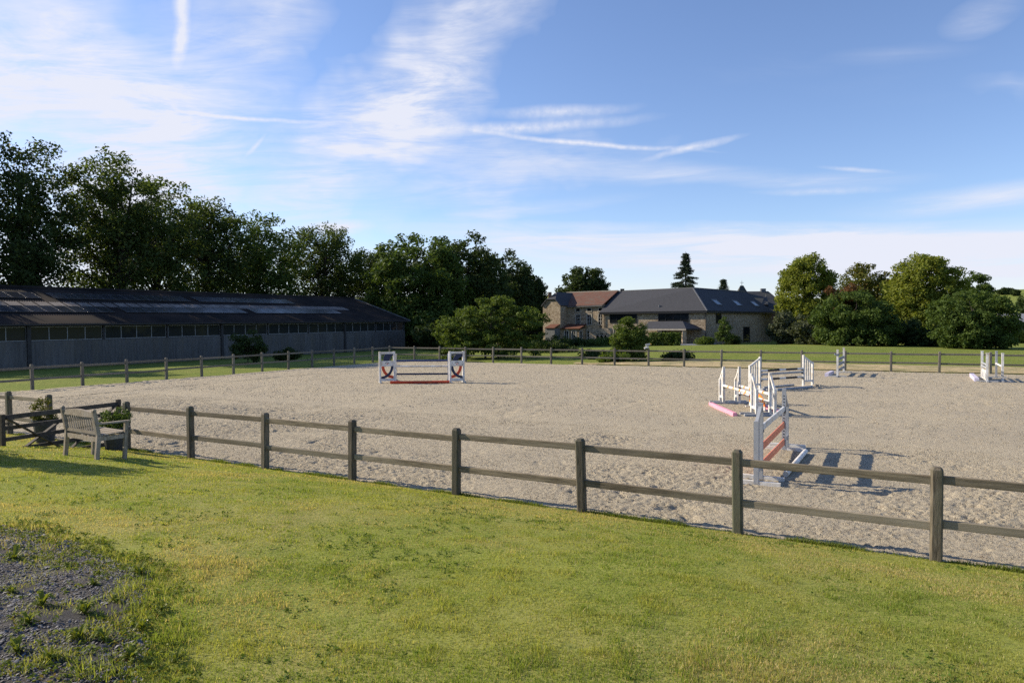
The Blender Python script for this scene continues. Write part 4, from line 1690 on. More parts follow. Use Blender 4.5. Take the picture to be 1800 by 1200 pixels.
def ez_(p, off):
    q_ = p + off
    return Vector((q_.x, q_.y, ez - 0.05))


Ae, Ce, Ee = ez_(A, n1 * ov + (A - C).normalized() * .3), ez_(C, n1 * ov + n2 * ov), ez_(E, n2 * ov + (E - C).normalized() * .4)
u3 = (Ee - Ce).normalized()
k3 = ((1309 - 900) / 1200.0 * R2.y - R2.x) / (u3.x - (1309 - 900) / 1200.0 * u3.y)
R3 = R2 + u3 * k3
Ab = R1 + (R1 - Ae) * 0.9
Ab.z = ez
Eb = R3 + Vector((-2, 9, 0))
Eb.z = ez
Rb = R2 + Vector((1.5, 12, 0))
Rb.z = ez
mroof = roof_poly(mh, [[Ae, Ce, R2, R1], [Ce, Ee, R3, R2], [Ee, Eb, R3], [R1, R2, Rb, Ab], [R2, R3, Eb, Rb]], 'slate')


def child_bar(a, b, w, h, name, mat, part, root):
    mb = MB()
    mb.bar(a, b, w, h)
    return build_child(mb, name, mat, part, root)


dz_ = Vector((0, 0, -0.2))
child_bar(Ae + dz_, Ce + dz_, 0.16, 0.26, 'fascia', 'dark_frame', mroof, mh)
child_bar(Ce + dz_, Ee + dz_, 0.16, 0.26, 'fascia', 'dark_frame', mroof, mh)
child_bar(Ce, R2, 0.16, 0.1, 'hip_capping', 'zinc', mroof, mh)
child_bar(R1 + Vector((0, 0, .02)), R2 + Vector((0, 0, .02)), 0.2, 0.1, 'ridge_capping', 'zinc', mroof, mh)
child_bar(R2 + Vector((0, 0, .02)), R3 + Vector((0, 0, .02)), 0.2, 0.1, 'ridge_capping', 'zinc', mroof, mh)
cpos = R1.lerp(R2, 0.07)
child_bar(cpos + Vector((0, .4, -.4)), cpos + Vector((0, .4, .35)), 0.55, 0.8, 'chimney', 'dark_frame', mroof, mh)
vp = Ae.lerp(Ce, .58).lerp(R1.lerp(R2, .58), .17)
child_bar(vp, vp + Vector((0, 0, .35)), 0.22, 0.22, 'roof_vent', 'zinc', mroof, mh)


def fpar(px):
    """share of the front wall A-C met by the column px"""
    u = (px - 900) / 1200.0
    return (u * A.y - A.x) / ((C.x - A.x) - u * (C.y - A.y))


def spar(px):
    u = (px - 900) / 1200.0
    return (u * C.y - C.x) / ((E.x - C.x) - u * (E.y - C.y))


for x0_, x1_, za, zb in ((1072, 1120, 3.22, 4.45), (1157, 1211, 3.22, 4.45)):
    fm_ = (fpar(x0_) + fpar(x1_)) / 2
    ww = (C - A).length * (fpar(x1_) - fpar(x0_))
    win = wall_window(mh, A, C, fm_, ww - .2, za, zb, n1, 'dark_frame', 0.1, bars=False)
    d = (C - A).normalized()
    for j in range(1, 4):
        p = A.lerp(C, fm_) + d * (ww * (j / 4 - .5)) + n1 * 0.03
        mb = MB()
        mb.bar((p.x, p.y, za), (p.x, p.y, zb), 0.07, 0.06, up=n1)
        build_child(mb, 'mullion', 'dark_frame', win, mh)
wall_window(mh, C, E, spar(1263), 1.6, 3.05, 4.4, n2, 'dark_frame', 0.1, bars=False)
wall_window(mh, C, E, spar(1312), 2.2, 0.1, 2.3, n2, 'dark_frame', 0.12, bars=False, name='terrace_door')
for f, (w_, h0, h1) in ((0.09, (0.9, .3, 2.1)), (0.62, (0.8, .4, 2.0))):
    wall_window(mh, A, C, f, w_, h0, h1, n1, 'pale_stone', 0.14)
p = A + (C - A).normalized() * 0.5 + n1 * 0.08
MB().tube([(p.x, p.y, 0), (p.x, p.y, ez - .1)], [0.06, 0.06], 8).build('downpipe', 'dark_steel', mh, world=True)
p = C + n1 * 0.08 + n2 * .06
MB().tube([(p.x, p.y, 0), (p.x, p.y, ez - .1)], [0.06, 0.06], 8).build('downpipe', 'dark_steel', mh, world=True)
# roof lights in the side slope
sn = (Ee - Ce).cross(R2 - Ce).normalized()
if sn.z < 0:
    sn = -sn
for x0_, x1_, ya, yb in ((1252, 1266, 529, 534), (1288.5, 1301, 530.5, 535.5), (1320.5, 1331.5, 532, 536.5)):
    def onroof(px, py):
        r = ray(px, py)
        k = (Ce - Vector((0, 0, CAM_H))).dot(sn) / r.dot(sn)
        return Vector((0, 0, CAM_H)) + r * k
    q4 = [onroof(x0_ + 4, yb), onroof(x1_ + 0.6, yb), onroof(x1_ - 2.5, ya), onroof(x0_, ya)]
    u_ = (Ee - Ce).normalized()
    v_ = sn.cross(u_).normalized()
    if v_.z < 0:
        v_ = -v_
    c_ = sum(q4, Vector()) / 4
    hw, hh = 0.78, 0.55
    def rp(a_, b_, l_):
        return c_ + u_ * a_ + v_ * b_ + sn * l_
    mb = MB()
    mb.bar(rp(-hw - .06, -hh, .05), rp(-hw - .06, hh, .05), .12, .1, up=sn).bar(rp(hw + .06, -hh, .05), rp(hw + .06, hh, .05), .12, .1, up=sn)
    mb.bar(rp(-hw - .12, hh + .06, .05), rp(hw + .12, hh + .06, .05), .12, .1, up=sn).bar(rp(-hw - .12, -hh - .06, .05), rp(hw + .12, -hh - .06, .05), .12, .1, up=sn)
    sk = build_child(mb, 'roof_light', 'zinc', mroof, mh)
    mb = MB()
    mb.prism([rp(-hw, -hh, .02), rp(hw, -hh, .02), rp(hw, hh, .02), rp(-hw, hh, .02)], sn * .04)
    o = mb.build('roof_light_glass', 'skylight_glass', mh, world=True)
    o.parent = mroof

# --- pavilion in front of the main house
pvd = 93.5
Pl, Pr = D(1129, 578, 99.0), D(1206, 578.5, 94.5)
pz = 2.25
pav = house_root('garden_pavilion', Pr, 'low slate-roofed garden pavilion on stone pillars in front of the slate-roofed house')
P2 = Pr + n2 * 0 + Vector((4.2, 5.0, 0))
P3 = Pl + Vector((4.2, 5.0, 0))
r_l, r_r = D(1142, 564.5, 101.5), D(1200, 564.5, 98.0)
rzv = (r_l.z + r_r.z) / 2
r_l.z = r_r.z = rzv
pe = [Vector((p.x, p.y, pz)) for p in (Pl, Pr, P2, P3)]
pr_ = roof_poly(pav, [[pe[0], pe[1], r_r, r_l], [pe[1], pe[2], r_r], [pe[2], pe[3], r_l, r_r], [pe[3], pe[0], r_l]], 'slate', 0.14)
child_bar(pe[0] + Vector((0, 0, -.12)), pe[1] + Vector((0, 0, -.12)), .12, .2, 'fascia', 'pale_stone', pr_, pav)
child_bar(pe[1] + Vector((0, 0, -.12)), pe[2] + Vector((0, 0, -.12)), .12, .2, 'fascia', 'dark_frame', pr_, pav)
for f in (0.02, 0.40, 0.955):
    p = Pl.lerp(Pr, f) + Vector((0.1, .4, 0))
    MB().box(p.x - .28, p.x + .28, p.y - .25, p.y + .25, -.2, pz - .05).build('pillar', 'rubble', pav, world=True)
p = Pr.lerp(P2, .93)
MB().box(p.x - .25, p.x + .25, p.y - .25, p.y + .25, -.2, pz - .05).build('pillar', 'rubble', pav, world=True)
MB().prism([(P3.x, P3.y, -.1), (P2.x, P2.y, -.1), (P2.x, P2.y, pz), (P3.x, P3.y, pz)], (0, .15, 0)).build('shade_sheet', 'dark_frame', pav, world=True)  # near-black sheet stands in for the shade inside the open pavilion
# terrace slab
tv_ = [D(1135, 603, 92), D(1245, 603, 91), D(1260, 601, 97), D(1150, 600, 101)]
tz = ground_z(tv_[1].x, tv_[1].y)
MB().prism([(p.x, p.y, 0.02) for p in tv_], (0, 0, .10)).build('terrace', 'slab')
tag(bpy.data.objects['terrace'], kind='structure')

# --- red-tiled house and its slate-roofed wing
wc = D(985, 560, 110.5)
wc.z = 0
wl_ = wc - H1 * 3.4                 # far corner of the gable
wb = wc + H2 * 2.2
g_ez, g_rz = 6.16, 8.3
wing = house_root('stone_gabled_house', wc, 'stone house with a half-hipped sunlit gable, dark slate roof and brick chimney')
gm_ = wc.lerp(wl_, .5)
# gable wall with clipped top
k1, k2 = wc.lerp(wl_, .26), wc.lerp(wl_, .74)
mb = MB()
mb.prism([(*wl_.xy, -.2), (*wc.xy, -.2), (*wc.xy, g_ez), (*k1.xy, 7.0), (*k2.xy, 7.0), (*wl_.xy, g_ez)], H2 * .4)
mb.build('gable_wall', 'rubble', wing, world=True)
_, wn2 = wall_run(wing, wc + H2 * .41, wb, -.2, g_ez, name='side_wall', out=H1)
wall_run(wing, wl_ + H2 * .41, wl_ + H2 * 7.4, -.2, g_ez, name='far_wall', out=-H1)


def hv_(p, z, e=Vector((0, 0, 0))):
    q_ = p + e
    return Vector((q_.x, q_.y, z))


o_ = -H2 * .25
rf = hv_(gm_ + H2 * 1.6, g_rz)
rb = hv_(gm_ + H2 * 9.0, g_rz)
e1, e2 = hv_(wc + H1 * .25 + o_, g_ez - .15), hv_(wc + H1 * .25 + H2 * 9, g_ez - .15)
e3, e4 = hv_(wl_ - H1 * .25 + o_, g_ez - .15), hv_(wl_ - H1 * .25 + H2 * 9, g_ez - .15)
kk1, kk2 = hv_(k1 + H1 * .12 + o_, 7.03), hv_(k2 - H1 * .12 + o_, 7.03)
wroof = roof_poly(wing, [[e1, e2, rb, rf, kk1], [e4, e3, kk2, rf, rb], [kk1, rf, kk2]], 'slate', .14)
ch = hv_(gm_ - H1 * 0.65 + H2 * .5, 0)
child_bar(hv_(ch, 6.7), hv_(ch, 8.25), .55, .5, 'chimney', 'brick', wroof, wing)
child_bar(hv_(gm_ + H2 * 7.6 + H1 * .3, 7.5), hv_(gm_ + H2 * 7.6 + H1 * .3, 8.5), .9, .6, 'chimney', 'zinc', wroof, wing)
# lean-to with orange tiles
l0, l1 = wc + H1 * .02 + H2 * 0.2, wc + H1 * 3.4 + H2 * 0.2
l2_, l3 = wc + H1 * 3.4 + H2 * 2.15, wc + H1 * .02 + H2 * 2.15
leanto = house_root('tiled_lean_to', l0, 'low lean-to with orange tiled roof and tall white glazed doors against the gabled house')
wf, nlf = wall_run(leanto, l0, l1, -.2, 2.25, name='front_wall', out=-H2)
ws, nls = wall_run(leanto, l1, l2_, -.2, 2.25, name='side_wall', out=H1)
lr = roof_poly(leanto, [[hv_(l0 - H2 * .3, 2.3), hv_(l1 + H1 * .25 - H2 * .3, 2.3), hv_(l2_ + H1 * .25, 3.0), hv_(l3, 3.0)]], 'orange_tile', .12)
for f in (0.30, 0.72):
    wall_window(leanto, l0, l1, f, .75, 0.1, 1.9, nlf, 'white_frame', 0.07, name='glazed_door')
wall_window(leanto, l1, l2_, .3, .8, .3, 1.9, nls, 'white_frame', .08)
annex = wl_ + H1 * 1.0
an = house_root('tiled_annex', annex, 'low dark annex with a short orange tiled roof at the foot of the sunlit gable')
q0, q1_ = wl_ + H1 * 1.5 - H2 * 1.6, wc - H1 * .05 - H2 * 1.6
MB().prism([(*q0.xy, -.2), (*q1_.xy, -.2), (*q1_.xy, 2.3), (*q0.xy, 2.3)], H2 * 1.55).build('wall', 'zinc', an, world=True)
roof_poly(an, [[hv_(q0 - H2 * .2, 2.4), hv_(q1_ - H2 * .2, 2.4), hv_(q1_ + H2 * 1.55, 3.0), hv_(q0 + H2 * 1.55, 3.0)]], 'orange_tile', .1)

rh = house_root('red_tiled_house', wb, 'red-tiled stone house with pale window frames, between the gabled and slate-roofed houses')
ra, rb_ = wb - H1 * 3, wb + H1 * 6.5
ra, rb_ = hv_(ra, 0), hv_(rb_, 0)
_, rn = wall_run(rh, ra, rb_, -.2, 6.05, name='front_wall', out=-H2)
wall_run(rh, rb_, rb_ + H2 * 7, -.2, 6.05, name='end_wall', out=H1)
ro = -H2 * .35
t1, t2 = hv_(ra + ro, 5.97), hv_(rb_ + ro + H1 * .2, 5.97)
t3, t4 = hv_(rb_ + H2 * 4.5 + H1 * .4, 8.42), hv_(ra + H2 * 4.5, 8.42)
t5, t6 = hv_(rb_ + H2 * 9 + H1 * .4, 5.97), hv_(ra + H2 * 9, 5.97)
rr_f = roof_poly(rh, [[t1, t2, t3, t4], [t4, t3, t5, t6]], 'red_tile', .16)
child_bar(t1 + Vector((0, 0, -.15)), t2 + Vector((0, 0, -.15)), .14, .14, 'gutter', 'zinc', rr_f, rh)
child_bar(t4, t3, .3, .14, 'ridge_tiles', 'pale_stone', rr_f, rh)
Lr = (rb_ - ra).length
for xx in (3 + 2.0, 3 + 4.1, 3 + 6.2):
    f = xx / Lr
    wall_window(rh, ra, rb_, f, .75, 2.9, 4.5, rn)
    wall_window(rh, ra, rb_, f, .7, 5.05, 5.5, rn, bars=False)
    if xx > 6:
        wall_window(rh, ra, rb_, f, .75, .9 if xx > 8 else .3, 1.9, rn)
# garden wall with three arches
aw0, aw1 = D(1036, 590, 103.5), D(1074, 590, 101.5)
aw0.z = aw1.z = 0
gw = empty('arched_garden_wall', aw0, label='short stone garden wall with three white-edged arches before the red-tiled house', cat='wall')
dA = (aw1 - aw0).normalized()
nA = Vector((dA.y, -dA.x, 0))
LA = (aw1 - aw0).length
mb = MB()
hA = 2.35
cs = [LA * .38, LA * .56, LA * .74]


def sl(x0_, x1_, z0_, z1_, m_, d0=0.0, d1=.35):
    vs = []
    for dd in (d0, d1):
        for x_, z_ in ((x0_, z0_), (x1_, z0_), (x1_, z1_), (x0_, z1_)):
            p_ = aw0 + dA * x_ - nA * dd
            vs.append((p_.x, p_.y, z_))
    m_.add(vs, [(0, 1, 2, 3), (7, 6, 5, 4), (0, 4, 5, 1), (1, 5, 6, 2), (2, 6, 7, 3), (3, 7, 4, 0)])


ra_ = LA * .07
sl(0, cs[0] - ra_, -.2, 1.5, mb)
sl(cs[0] + ra_, cs[1] - ra_, -.2, 1.5, mb)
sl(cs[1] + ra_, cs[2] - ra_, -.2, 1.5, mb)
sl(cs[2] + ra_, LA, -.2, 1.5, mb)
sl(0, LA, 1.5, hA, mb)
for c in cs:
    sl(c - ra_, c + ra_, -.2, .75, mb)
mb.build('stonework', 'rubble', gw, world=True)
for c in cs:
    mb = MB()
    for i in range(8):
        t0_, t1_ = math.pi * i / 8, math.pi * (i + 1) / 8
        vs = []
        for dd in (.05, -.02):
            for rr2, tt in ((ra_ * .85, t0_), (ra_ * 1.2, t0_), (ra_ * 1.2, t1_), (ra_ * .85, t1_)):
                p_ = aw0 + dA * (c + rr2 * math.cos(tt)) - nA * dd
                vs.append((p_.x, p_.y, 1.12 + rr2 * math.sin(tt)))
        mb.add(vs, [(0, 1, 2, 3), (7, 6, 5, 4), (0, 4, 5, 1), (1, 5, 6, 2), (2, 6, 7, 3), (3, 7, 4, 0)])
    mb.build('arch_edging', 'pale_stone', gw, world=True)
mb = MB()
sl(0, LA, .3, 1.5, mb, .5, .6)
mb.build('dark_backing', 'dark_frame', gw, world=True)  # near-black sheet set behind the arch openings

# --- old slate roofs behind, with turret and weathervane
md = 128.0
t0p = D(1335, 560, md)
man = house_root('old_manor_house', Vector((t0p.x, t0p.y, 0)), 'old house with steep dark slate roofs, small turret and weathervane behind the slate-roofed house')
ma, mb2, mc = D(1312, 512, md), D(1361, 508.5, md), D(1397, 549, md - 4)
mzr = mb2.z
ml = D(1290, 549, md - 4)
f0_, f1_ = Vector((ml.x, ml.y, mc.z)), mc
r0_, r1_ = Vector((ma.x, ma.y + 3, mzr - .2)), Vector((mb2.x, mb2.y + 3, mzr - .2))
bk0, bk1 = f0_ + Vector((0, 12, 0)), f1_ + Vector((0, 12, 0))
mroof2 = roof_poly(man, [[f0_, f1_, r1_, r0_], [f1_, bk1, r1_], [r0_, r1_, bk1, bk0], [bk0, f0_, r0_]], 'old_slate')
MB().prism([(f0_.x + .3, f0_.y + .4, -.2), (f1_.x - .4, f1_.y + .4, -.2), (f1_.x - .4, f1_.y + .4, mc.z - .1), (f0_.x + .3, f0_.y + .4, mc.z - .1)], (0, 10.5, 0)).build('wall', 'brick', man, world=True)
# dormer pyramid and small turret
tp = D(1346.5, 516, md - 3)
qb_ = [D(1338, 535, md - 5), D(1350, 535, md - 6), D(1352, 535, md), D(1340, 535, md)]
roof_poly(man, [[qb_[0], qb_[1], tp], [qb_[1], qb_[2], tp], [qb_[2], qb_[3], tp], [qb_[3], qb_[0], tp]], 'old_slate', .1, 'dormer_roof')
t_c = D(1304, 512, md + 2)
tr = roof_poly(man, [[t_c + Vector((-1.2, -1, -1)), t_c + Vector((1.2, -1, -1)), t_c + Vector((.3, 0, 1.1)), t_c + Vector((-.3, 0, 1.1))],
                     [t_c + Vector((1.2, -1, -1)), t_c + Vector((1.2, 1, -1)), t_c + Vector((.3, 0, 1.1))],
                     [t_c + Vector((1.2, 1, -1)), t_c + Vector((-1.2, 1, -1)), t_c + Vector((-.3, 0, 1.1)), t_c + Vector((.3, 0, 1.1))],
                     [t_c + Vector((-1.2, 1, -1)), t_c + Vector((-1.2, -1, -1)), t_c + Vector((-.3, 0, 1.1))]], 'old_slate', .1, 'turret_roof')
mb = MB()
mb.tube([t_c + Vector((0, 0, 1.0)), t_c + Vector((0, 0, 2.1))], [.05, .02], 6).tube([t_c + Vector((-.35, 0, 1.65)), t_c + Vector((.35, 0, 1.65))], [.03, .03], 6)
build_child(mb, 'weathervane', 'dark_steel', tr, man)
child_bar(t_c + Vector((0, 1, -6)), t_c + Vector((0, 1, -.9)), 1.8, 1.8, 'turret_wall', 'brick', tr, man)
child_bar(Vector((r1_.x - 1, r1_.y, r1_.z - .3)), Vector((r1_.x - 1, r1_.y, r1_.z + .5)), .9, .6, 'chimney', 'zinc', mroof2, man)
# far grey-roofed outbuilding at the right edge
ob = D(1788, 590, 112)
obr = empty('outbuilding', (ob.x, ob.y, 0), label='grey-roofed outbuilding half hidden by the round-crowned tree at the garden edge', cat='outbuilding')
ob.z = 0
MB().box(ob.x - .9, ob.x + 6, ob.y, ob.y + 6, -.2, 2.9).build('wall', 'dark_frame', obr, world=True)
roof_poly(obr, [[Vector((ob.x - 1.2, ob.y - .4, 2.75)), Vector((ob.x + 6.4, ob.y - .4, 2.75)), Vector((ob.x + 6.4, ob.y + 3, 4.3)), Vector((ob.x - 1.2, ob.y + 3, 4.3))],
                [Vector((ob.x - 1.2, ob.y + 6.4, 2.75)), Vector((ob.x + 6.4, ob.y + 6.4, 2.75)), Vector((ob.x + 6.4, ob.y + 3, 4.3)), Vector((ob.x - 1.2, ob.y + 3, 4.3))]], 'slab', .12)

# ------------------------------------------------------------------ trees
def ptree(name, px, top_py, d, wpx, label, leaf='leaf_mid', bottom=1.0, lobes=None, n_cl=80, per=120, size=0.24, cl_r=1.1, seed=1, cat='tree', group=None, base_z=None, **kw):
    """tree whose crown top and width were read off the photograph at distance d; lobes in shares of crown half-width and height"""
    p = D(px, top_py, d)
    zb = ground_z(p.x, p.y) if base_z is None else base_z
    H = p.z - zb
    hw = wpx / 2 * d / 1200.0
    base = (p.x, p.y, zb)
    if lobes is None:
        lobes = [(0, 0, .5, 1, 1, .5)]
    ells = []
    for (lx, ly, lz_, rx, ry, rz) in lobes:
        z0 = bottom + (H - bottom) * lz_
        ells.append((lx * hw, ly * hw, z0, rx * hw, ry * hw, rz * (H - bottom)))
    return tree(name, base, ells, label, cat, group, leaf, n_cl, per, size, cl_r, seed, **kw)


ASH = [(0, 0, .52, .85, .85, .44), (0, 0, .72, .78, .8, .28), (-.35, .1, .45, .62, .7, .30), (.38, -.1, .42, .60, .7, .30), (0.1, 0, .20, .6, .7, .16)]
ASH2 = [(0, 0, .54, .85, .85, .42), (.1, 0, .78, .62, .7, .22), (-.4, .1, .58, .55, .6, .28), (.42, 0, .50, .58, .6, .30), (-.1, 0, .25, .65, .7, .18)]
row = [
    # px, top, d, width, lobes, n_cl, leaf, label
    (25, 236, 67, 250, ASH, 90, 'leaf_dark', 'tall dark ash tree with open limbs, the tallest behind the barn'),
    (190, 262, 74, 215, ASH2, 84, 'leaf_ash', 'tall ash tree with a light airy crown and bare forked trunk behind the barn'),
    (268, 308, 81, 190, ASH, 70, 'leaf_ash', 'ash tree with a stepped crown between the two taller ashes behind the barn'),
    (358, 338, 88, 195, ASH2, 80, 'leaf_ash', 'broad ash tree with sky showing between its limbs behind the barn'),
    (452, 373, 95, 185, ASH, 80, 'leaf_mid', 'mid green ash tree with a bushy top behind the barn roof'),
    (560, 396, 103, 195, ASH2, 90, 'leaf_ash', 'rounded ash tree with a small sky gap behind the barn roof end'),
    (655, 432, 112, 165, ASH, 70, 'leaf_dark', 'low dark tree in the dip of the tree row'),
]
for i, (px, tp_, d, w, lob, ncl, lf, lab) in enumerate(row):
    ptree('ash_tree', px, tp_, d, w, lab, lf, bottom=3.2, lobes=lob, n_cl=int(ncl * 4.2), per=58, size=0.19, cl_r=1.1, seed=40 + i, group='tree row behind the barn', trunk_r=0.42, fork=0.22, limb_n=44, shell=0.5)
for i, (x_, y_, h_, lab) in enumerate([(-57.5, 54, 21, 'ash tree at the gate end of the tree row behind the barn'), (-57.0, 66, 29, 'tall ash tree next to the tallest one, at the gate end of the row')]):
    tree('ash_tree', (x_, y_, -.1), [(0, 0, h_ * .72, 3.8, 3.8, h_ * .27), (0, 0, h_ * .42, 4.6, 4.6, h_ * .28)], lab, 'tree', 'tree row behind the barn', 'leaf_ash', 170, 70, .28, 1.1, 90 + i, trunk_r=.42, limb_n=24)
ROUND = [(0, 0, .52, .95, .95, .48), (-.45, -.2, .40, .55, .6, .38), (.45, -.1, .42, .55, .6, .38), (0, -.3, .18, .9, .8, .20)]
for i, (px, tp_, d, w, lf, lab) in enumerate([
        (735, 408, 97, 180, 'leaf_mid', 'big rounded tree beyond the barn end, on the left of the dense clump'),
        (815, 412, 104, 165, 'leaf_dark', 'big dark rounded tree in the middle of the dense clump beyond the barn'),
        (880, 440, 126, 120, 'leaf_dark', 'dark tree on the house side of the dense clump'),
        (925, 470, 130, 66, 'leaf_dark', 'narrow dark tree at the end of the clump, next to the brick chimney')]):
    ptree('broadleaf_tree', px, tp_, d, w, lab, lf, bottom=0.2, lobes=ROUND, n_cl=400, per=78, size=0.24, cl_r=1.05, seed=60 + i, group='dense clump of trees beyond the barn', trunk_r=0.4, shell=0.24, limb_n=14)
# low hedge-like undergrowth behind and beyond the barn, dark in the shade
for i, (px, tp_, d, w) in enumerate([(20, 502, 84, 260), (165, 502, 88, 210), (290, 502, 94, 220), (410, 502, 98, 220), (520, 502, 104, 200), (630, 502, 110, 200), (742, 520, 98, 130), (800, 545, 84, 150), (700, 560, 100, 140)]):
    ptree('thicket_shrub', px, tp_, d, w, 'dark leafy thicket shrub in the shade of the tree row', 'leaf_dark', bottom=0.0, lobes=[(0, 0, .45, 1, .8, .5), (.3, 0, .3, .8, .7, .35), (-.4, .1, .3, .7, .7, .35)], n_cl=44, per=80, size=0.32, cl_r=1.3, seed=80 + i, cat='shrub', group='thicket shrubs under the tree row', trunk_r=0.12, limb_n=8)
# lit spreading tree just beyond the arena corner
ptree('spreading_tree', 860, 520, 63, 206, 'low spreading tree with layered sunlit leaves hanging over the fence', 'leaf_fresh', bottom=0.25,
      lobes=[(0.1, 0, .74, .55, .6, .26), (-.5, -.1, .50, .50, .6, .26), (.5, 0, .52, .50, .6, .30), (-.2, -.2, .24, .75, .7, .22), (.4, -.1, .2, .6, .6, .22), (-.72, -.1, .33, .28, .4, .16)], n_cl=260, per=95, size=0.115, cl_r=0.55, flat=0.42, seed=101, trunk_r=0.16, stems=3, shell=0.35, limb_n=30, up=0.9)
ptree('spreading_shrub', 800, 606, 57, 60, 'small leafy shrub poking through the arena corner fence', 'leaf_fresh', bottom=0.0, lobes=[(0, 0, .5, 1, .6, .5)], n_cl=26, per=90, size=0.1, cl_r=0.35, seed=102, cat='shrub', trunk_r=0.04, limb_n=6)
ptree('round_bush', 1106, 559, 56, 62, 'tall round bush before the slate-roofed house, just behind the fence', 'leaf_fresh', bottom=0.0,
      lobes=[(0, 0, .56, .9, .9, .44), (-.2, -.2, .35, .85, .8, .34), (.3, 0, .35, .75, .8, .34)], n_cl=170, per=120, size=0.085, cl_r=0.40, seed=103, cat='bush', trunk_r=0.1, limb_n=10, shell=0.3)
ptree('broadleaf_tree', 1026, 470, 134, 86, 'dark round tree rising behind the red-tiled roof', 'leaf_dark', bottom=2.0, lobes=[(0, 0, .55, 1, 1, .45), (-.5, 0, .3, .55, .6, .3), (.4, 0, .45, .55, .6, .35)], n_cl=330, per=75, size=0.25, cl_r=.95, seed=104, shell=0.2)
LIME = [(0, 0, .56, .95, .95, .44), (-.48, -.2, .42, .52, .6, .36), (.5, 0, .45, .50, .6, .36), (0, -.3, .22, .9, .8, .25), (-.25, -.4, .75, .4, .4, .22)]
ptree('lime_tree', 1418, 450, 112, 106, 'large yellow-green lime tree with a domed crown beside the old house', 'leaf_lime', bottom=.5, lobes=LIME, n_cl=430, per=80, size=0.20, cl_r=.88, seed=105, group='garden trees', shell=0.16)
ptree('lime_tree', 1625, 449, 104, 132, 'tallest yellow-green lime tree, towering over the garden trees', 'leaf_lime', bottom=.3, lobes=LIME, n_cl=560, per=80, size=0.20, cl_r=.92, seed=106, group='garden trees', shell=0.16)
ptree('broadleaf_tree', 1522, 463, 124, 105, 'bronze-green round tree between the two lime trees', 'leaf_gold', bottom=1.0, lobes=ROUND, n_cl=300, per=75, size=0.24, cl_r=.95, seed=107, group='garden trees', shell=0.2)
ptree('broadleaf_tree', 1714, 475, 122, 62, 'small-crowned tree peeping over the round-crowned tree', 'leaf_mid', bottom=1.0, lobes=ROUND, n_cl=110, per=80, size=0.22, cl_r=.8, seed=108, group='garden trees', shell=0.36)
ptree('maple_tree', 1500, 512, 88, 138, 'wide dark green tree with reddish leaves at its top', 'leaf_mid', bottom=.2, lobes=[(0, 0, .5, .9, .9, .48), (-.5, -.1, .36, .55, .6, .36), (.45, -.2, .34, .6, .6, .34), (0, -.3, .15, .95, .8, .2)], n_cl=400, per=85, size=0.17, cl_r=.68, seed=109, group='garden trees', shell=0.2)
ptree('copper_shrub', 1486, 498, 90.5, 62, 'copper-leaved crown showing above the wide dark green tree', 'leaf_copper', bottom=4.5, lobes=[(0, 0, .5, 1, .8, .5)], n_cl=24, per=110, size=0.17, cl_r=0.7, seed=110, cat='tree', group='garden trees', trunk_r=.12, limb_n=5)
ptree('round_crowned_tree', 1706, 511, 78, 146, 'round-crowned green tree drooping to the ground at the garden edge', 'leaf_mid', bottom=.1, lobes=[(0, 0, .55, .92, .9, .45), (-.35, -.3, .32, .68, .6, .3), (.35, -.1, .34, .68, .6, .34), (-.1, -.3, .12, .8, .7, .16)], n_cl=480, per=85, size=0.145, cl_r=.58, seed=111, group='garden trees', shell=0.18)
for i, (px, tp_, d, w, lf, lab) in enumerate([
        (1422, 548, 96, 66, 'leaf_grey', 'grey-leaved shrub beside the wide dark green tree'),
        (1372, 552, 100, 46, 'leaf_grey', 'small grey-leaved tree in front of the old house wall'),
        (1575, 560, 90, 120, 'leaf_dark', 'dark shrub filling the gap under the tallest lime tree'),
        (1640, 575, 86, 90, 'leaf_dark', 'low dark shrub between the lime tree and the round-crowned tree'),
        (1790, 585, 98, 46, 'leaf_lime', 'small yellow-green shrub in front of the outbuilding'),
        (1560, 500, 112, 70, 'leaf_mid', 'green tree wedged between the bronze-green tree and the tallest lime')]):
    ptree('garden_shrub', px, tp_, d, w, lab, lf, bottom=0.0, lobes=[(0, 0, .5, 1, .9, .5), (.2, -.2, .25, .9, .8, .28)], n_cl=55, per=110, size=0.2, cl_r=0.85, seed=120 + i, cat='shrub', group='garden shrubs', trunk_r=.1, limb_n=8)
ptree('young_tree', 1271, 556, 93, 30, 'slender young tree against the shaded side of the slate-roofed house', 'leaf_mid', bottom=.5, lobes=[(0, 0, .3, 1, 1, .3), (.1, 0, .65, .6, .6, .35)], n_cl=36, per=70, size=0.11, cl_r=.42, seed=131, trunk_r=.05, limb_n=14)
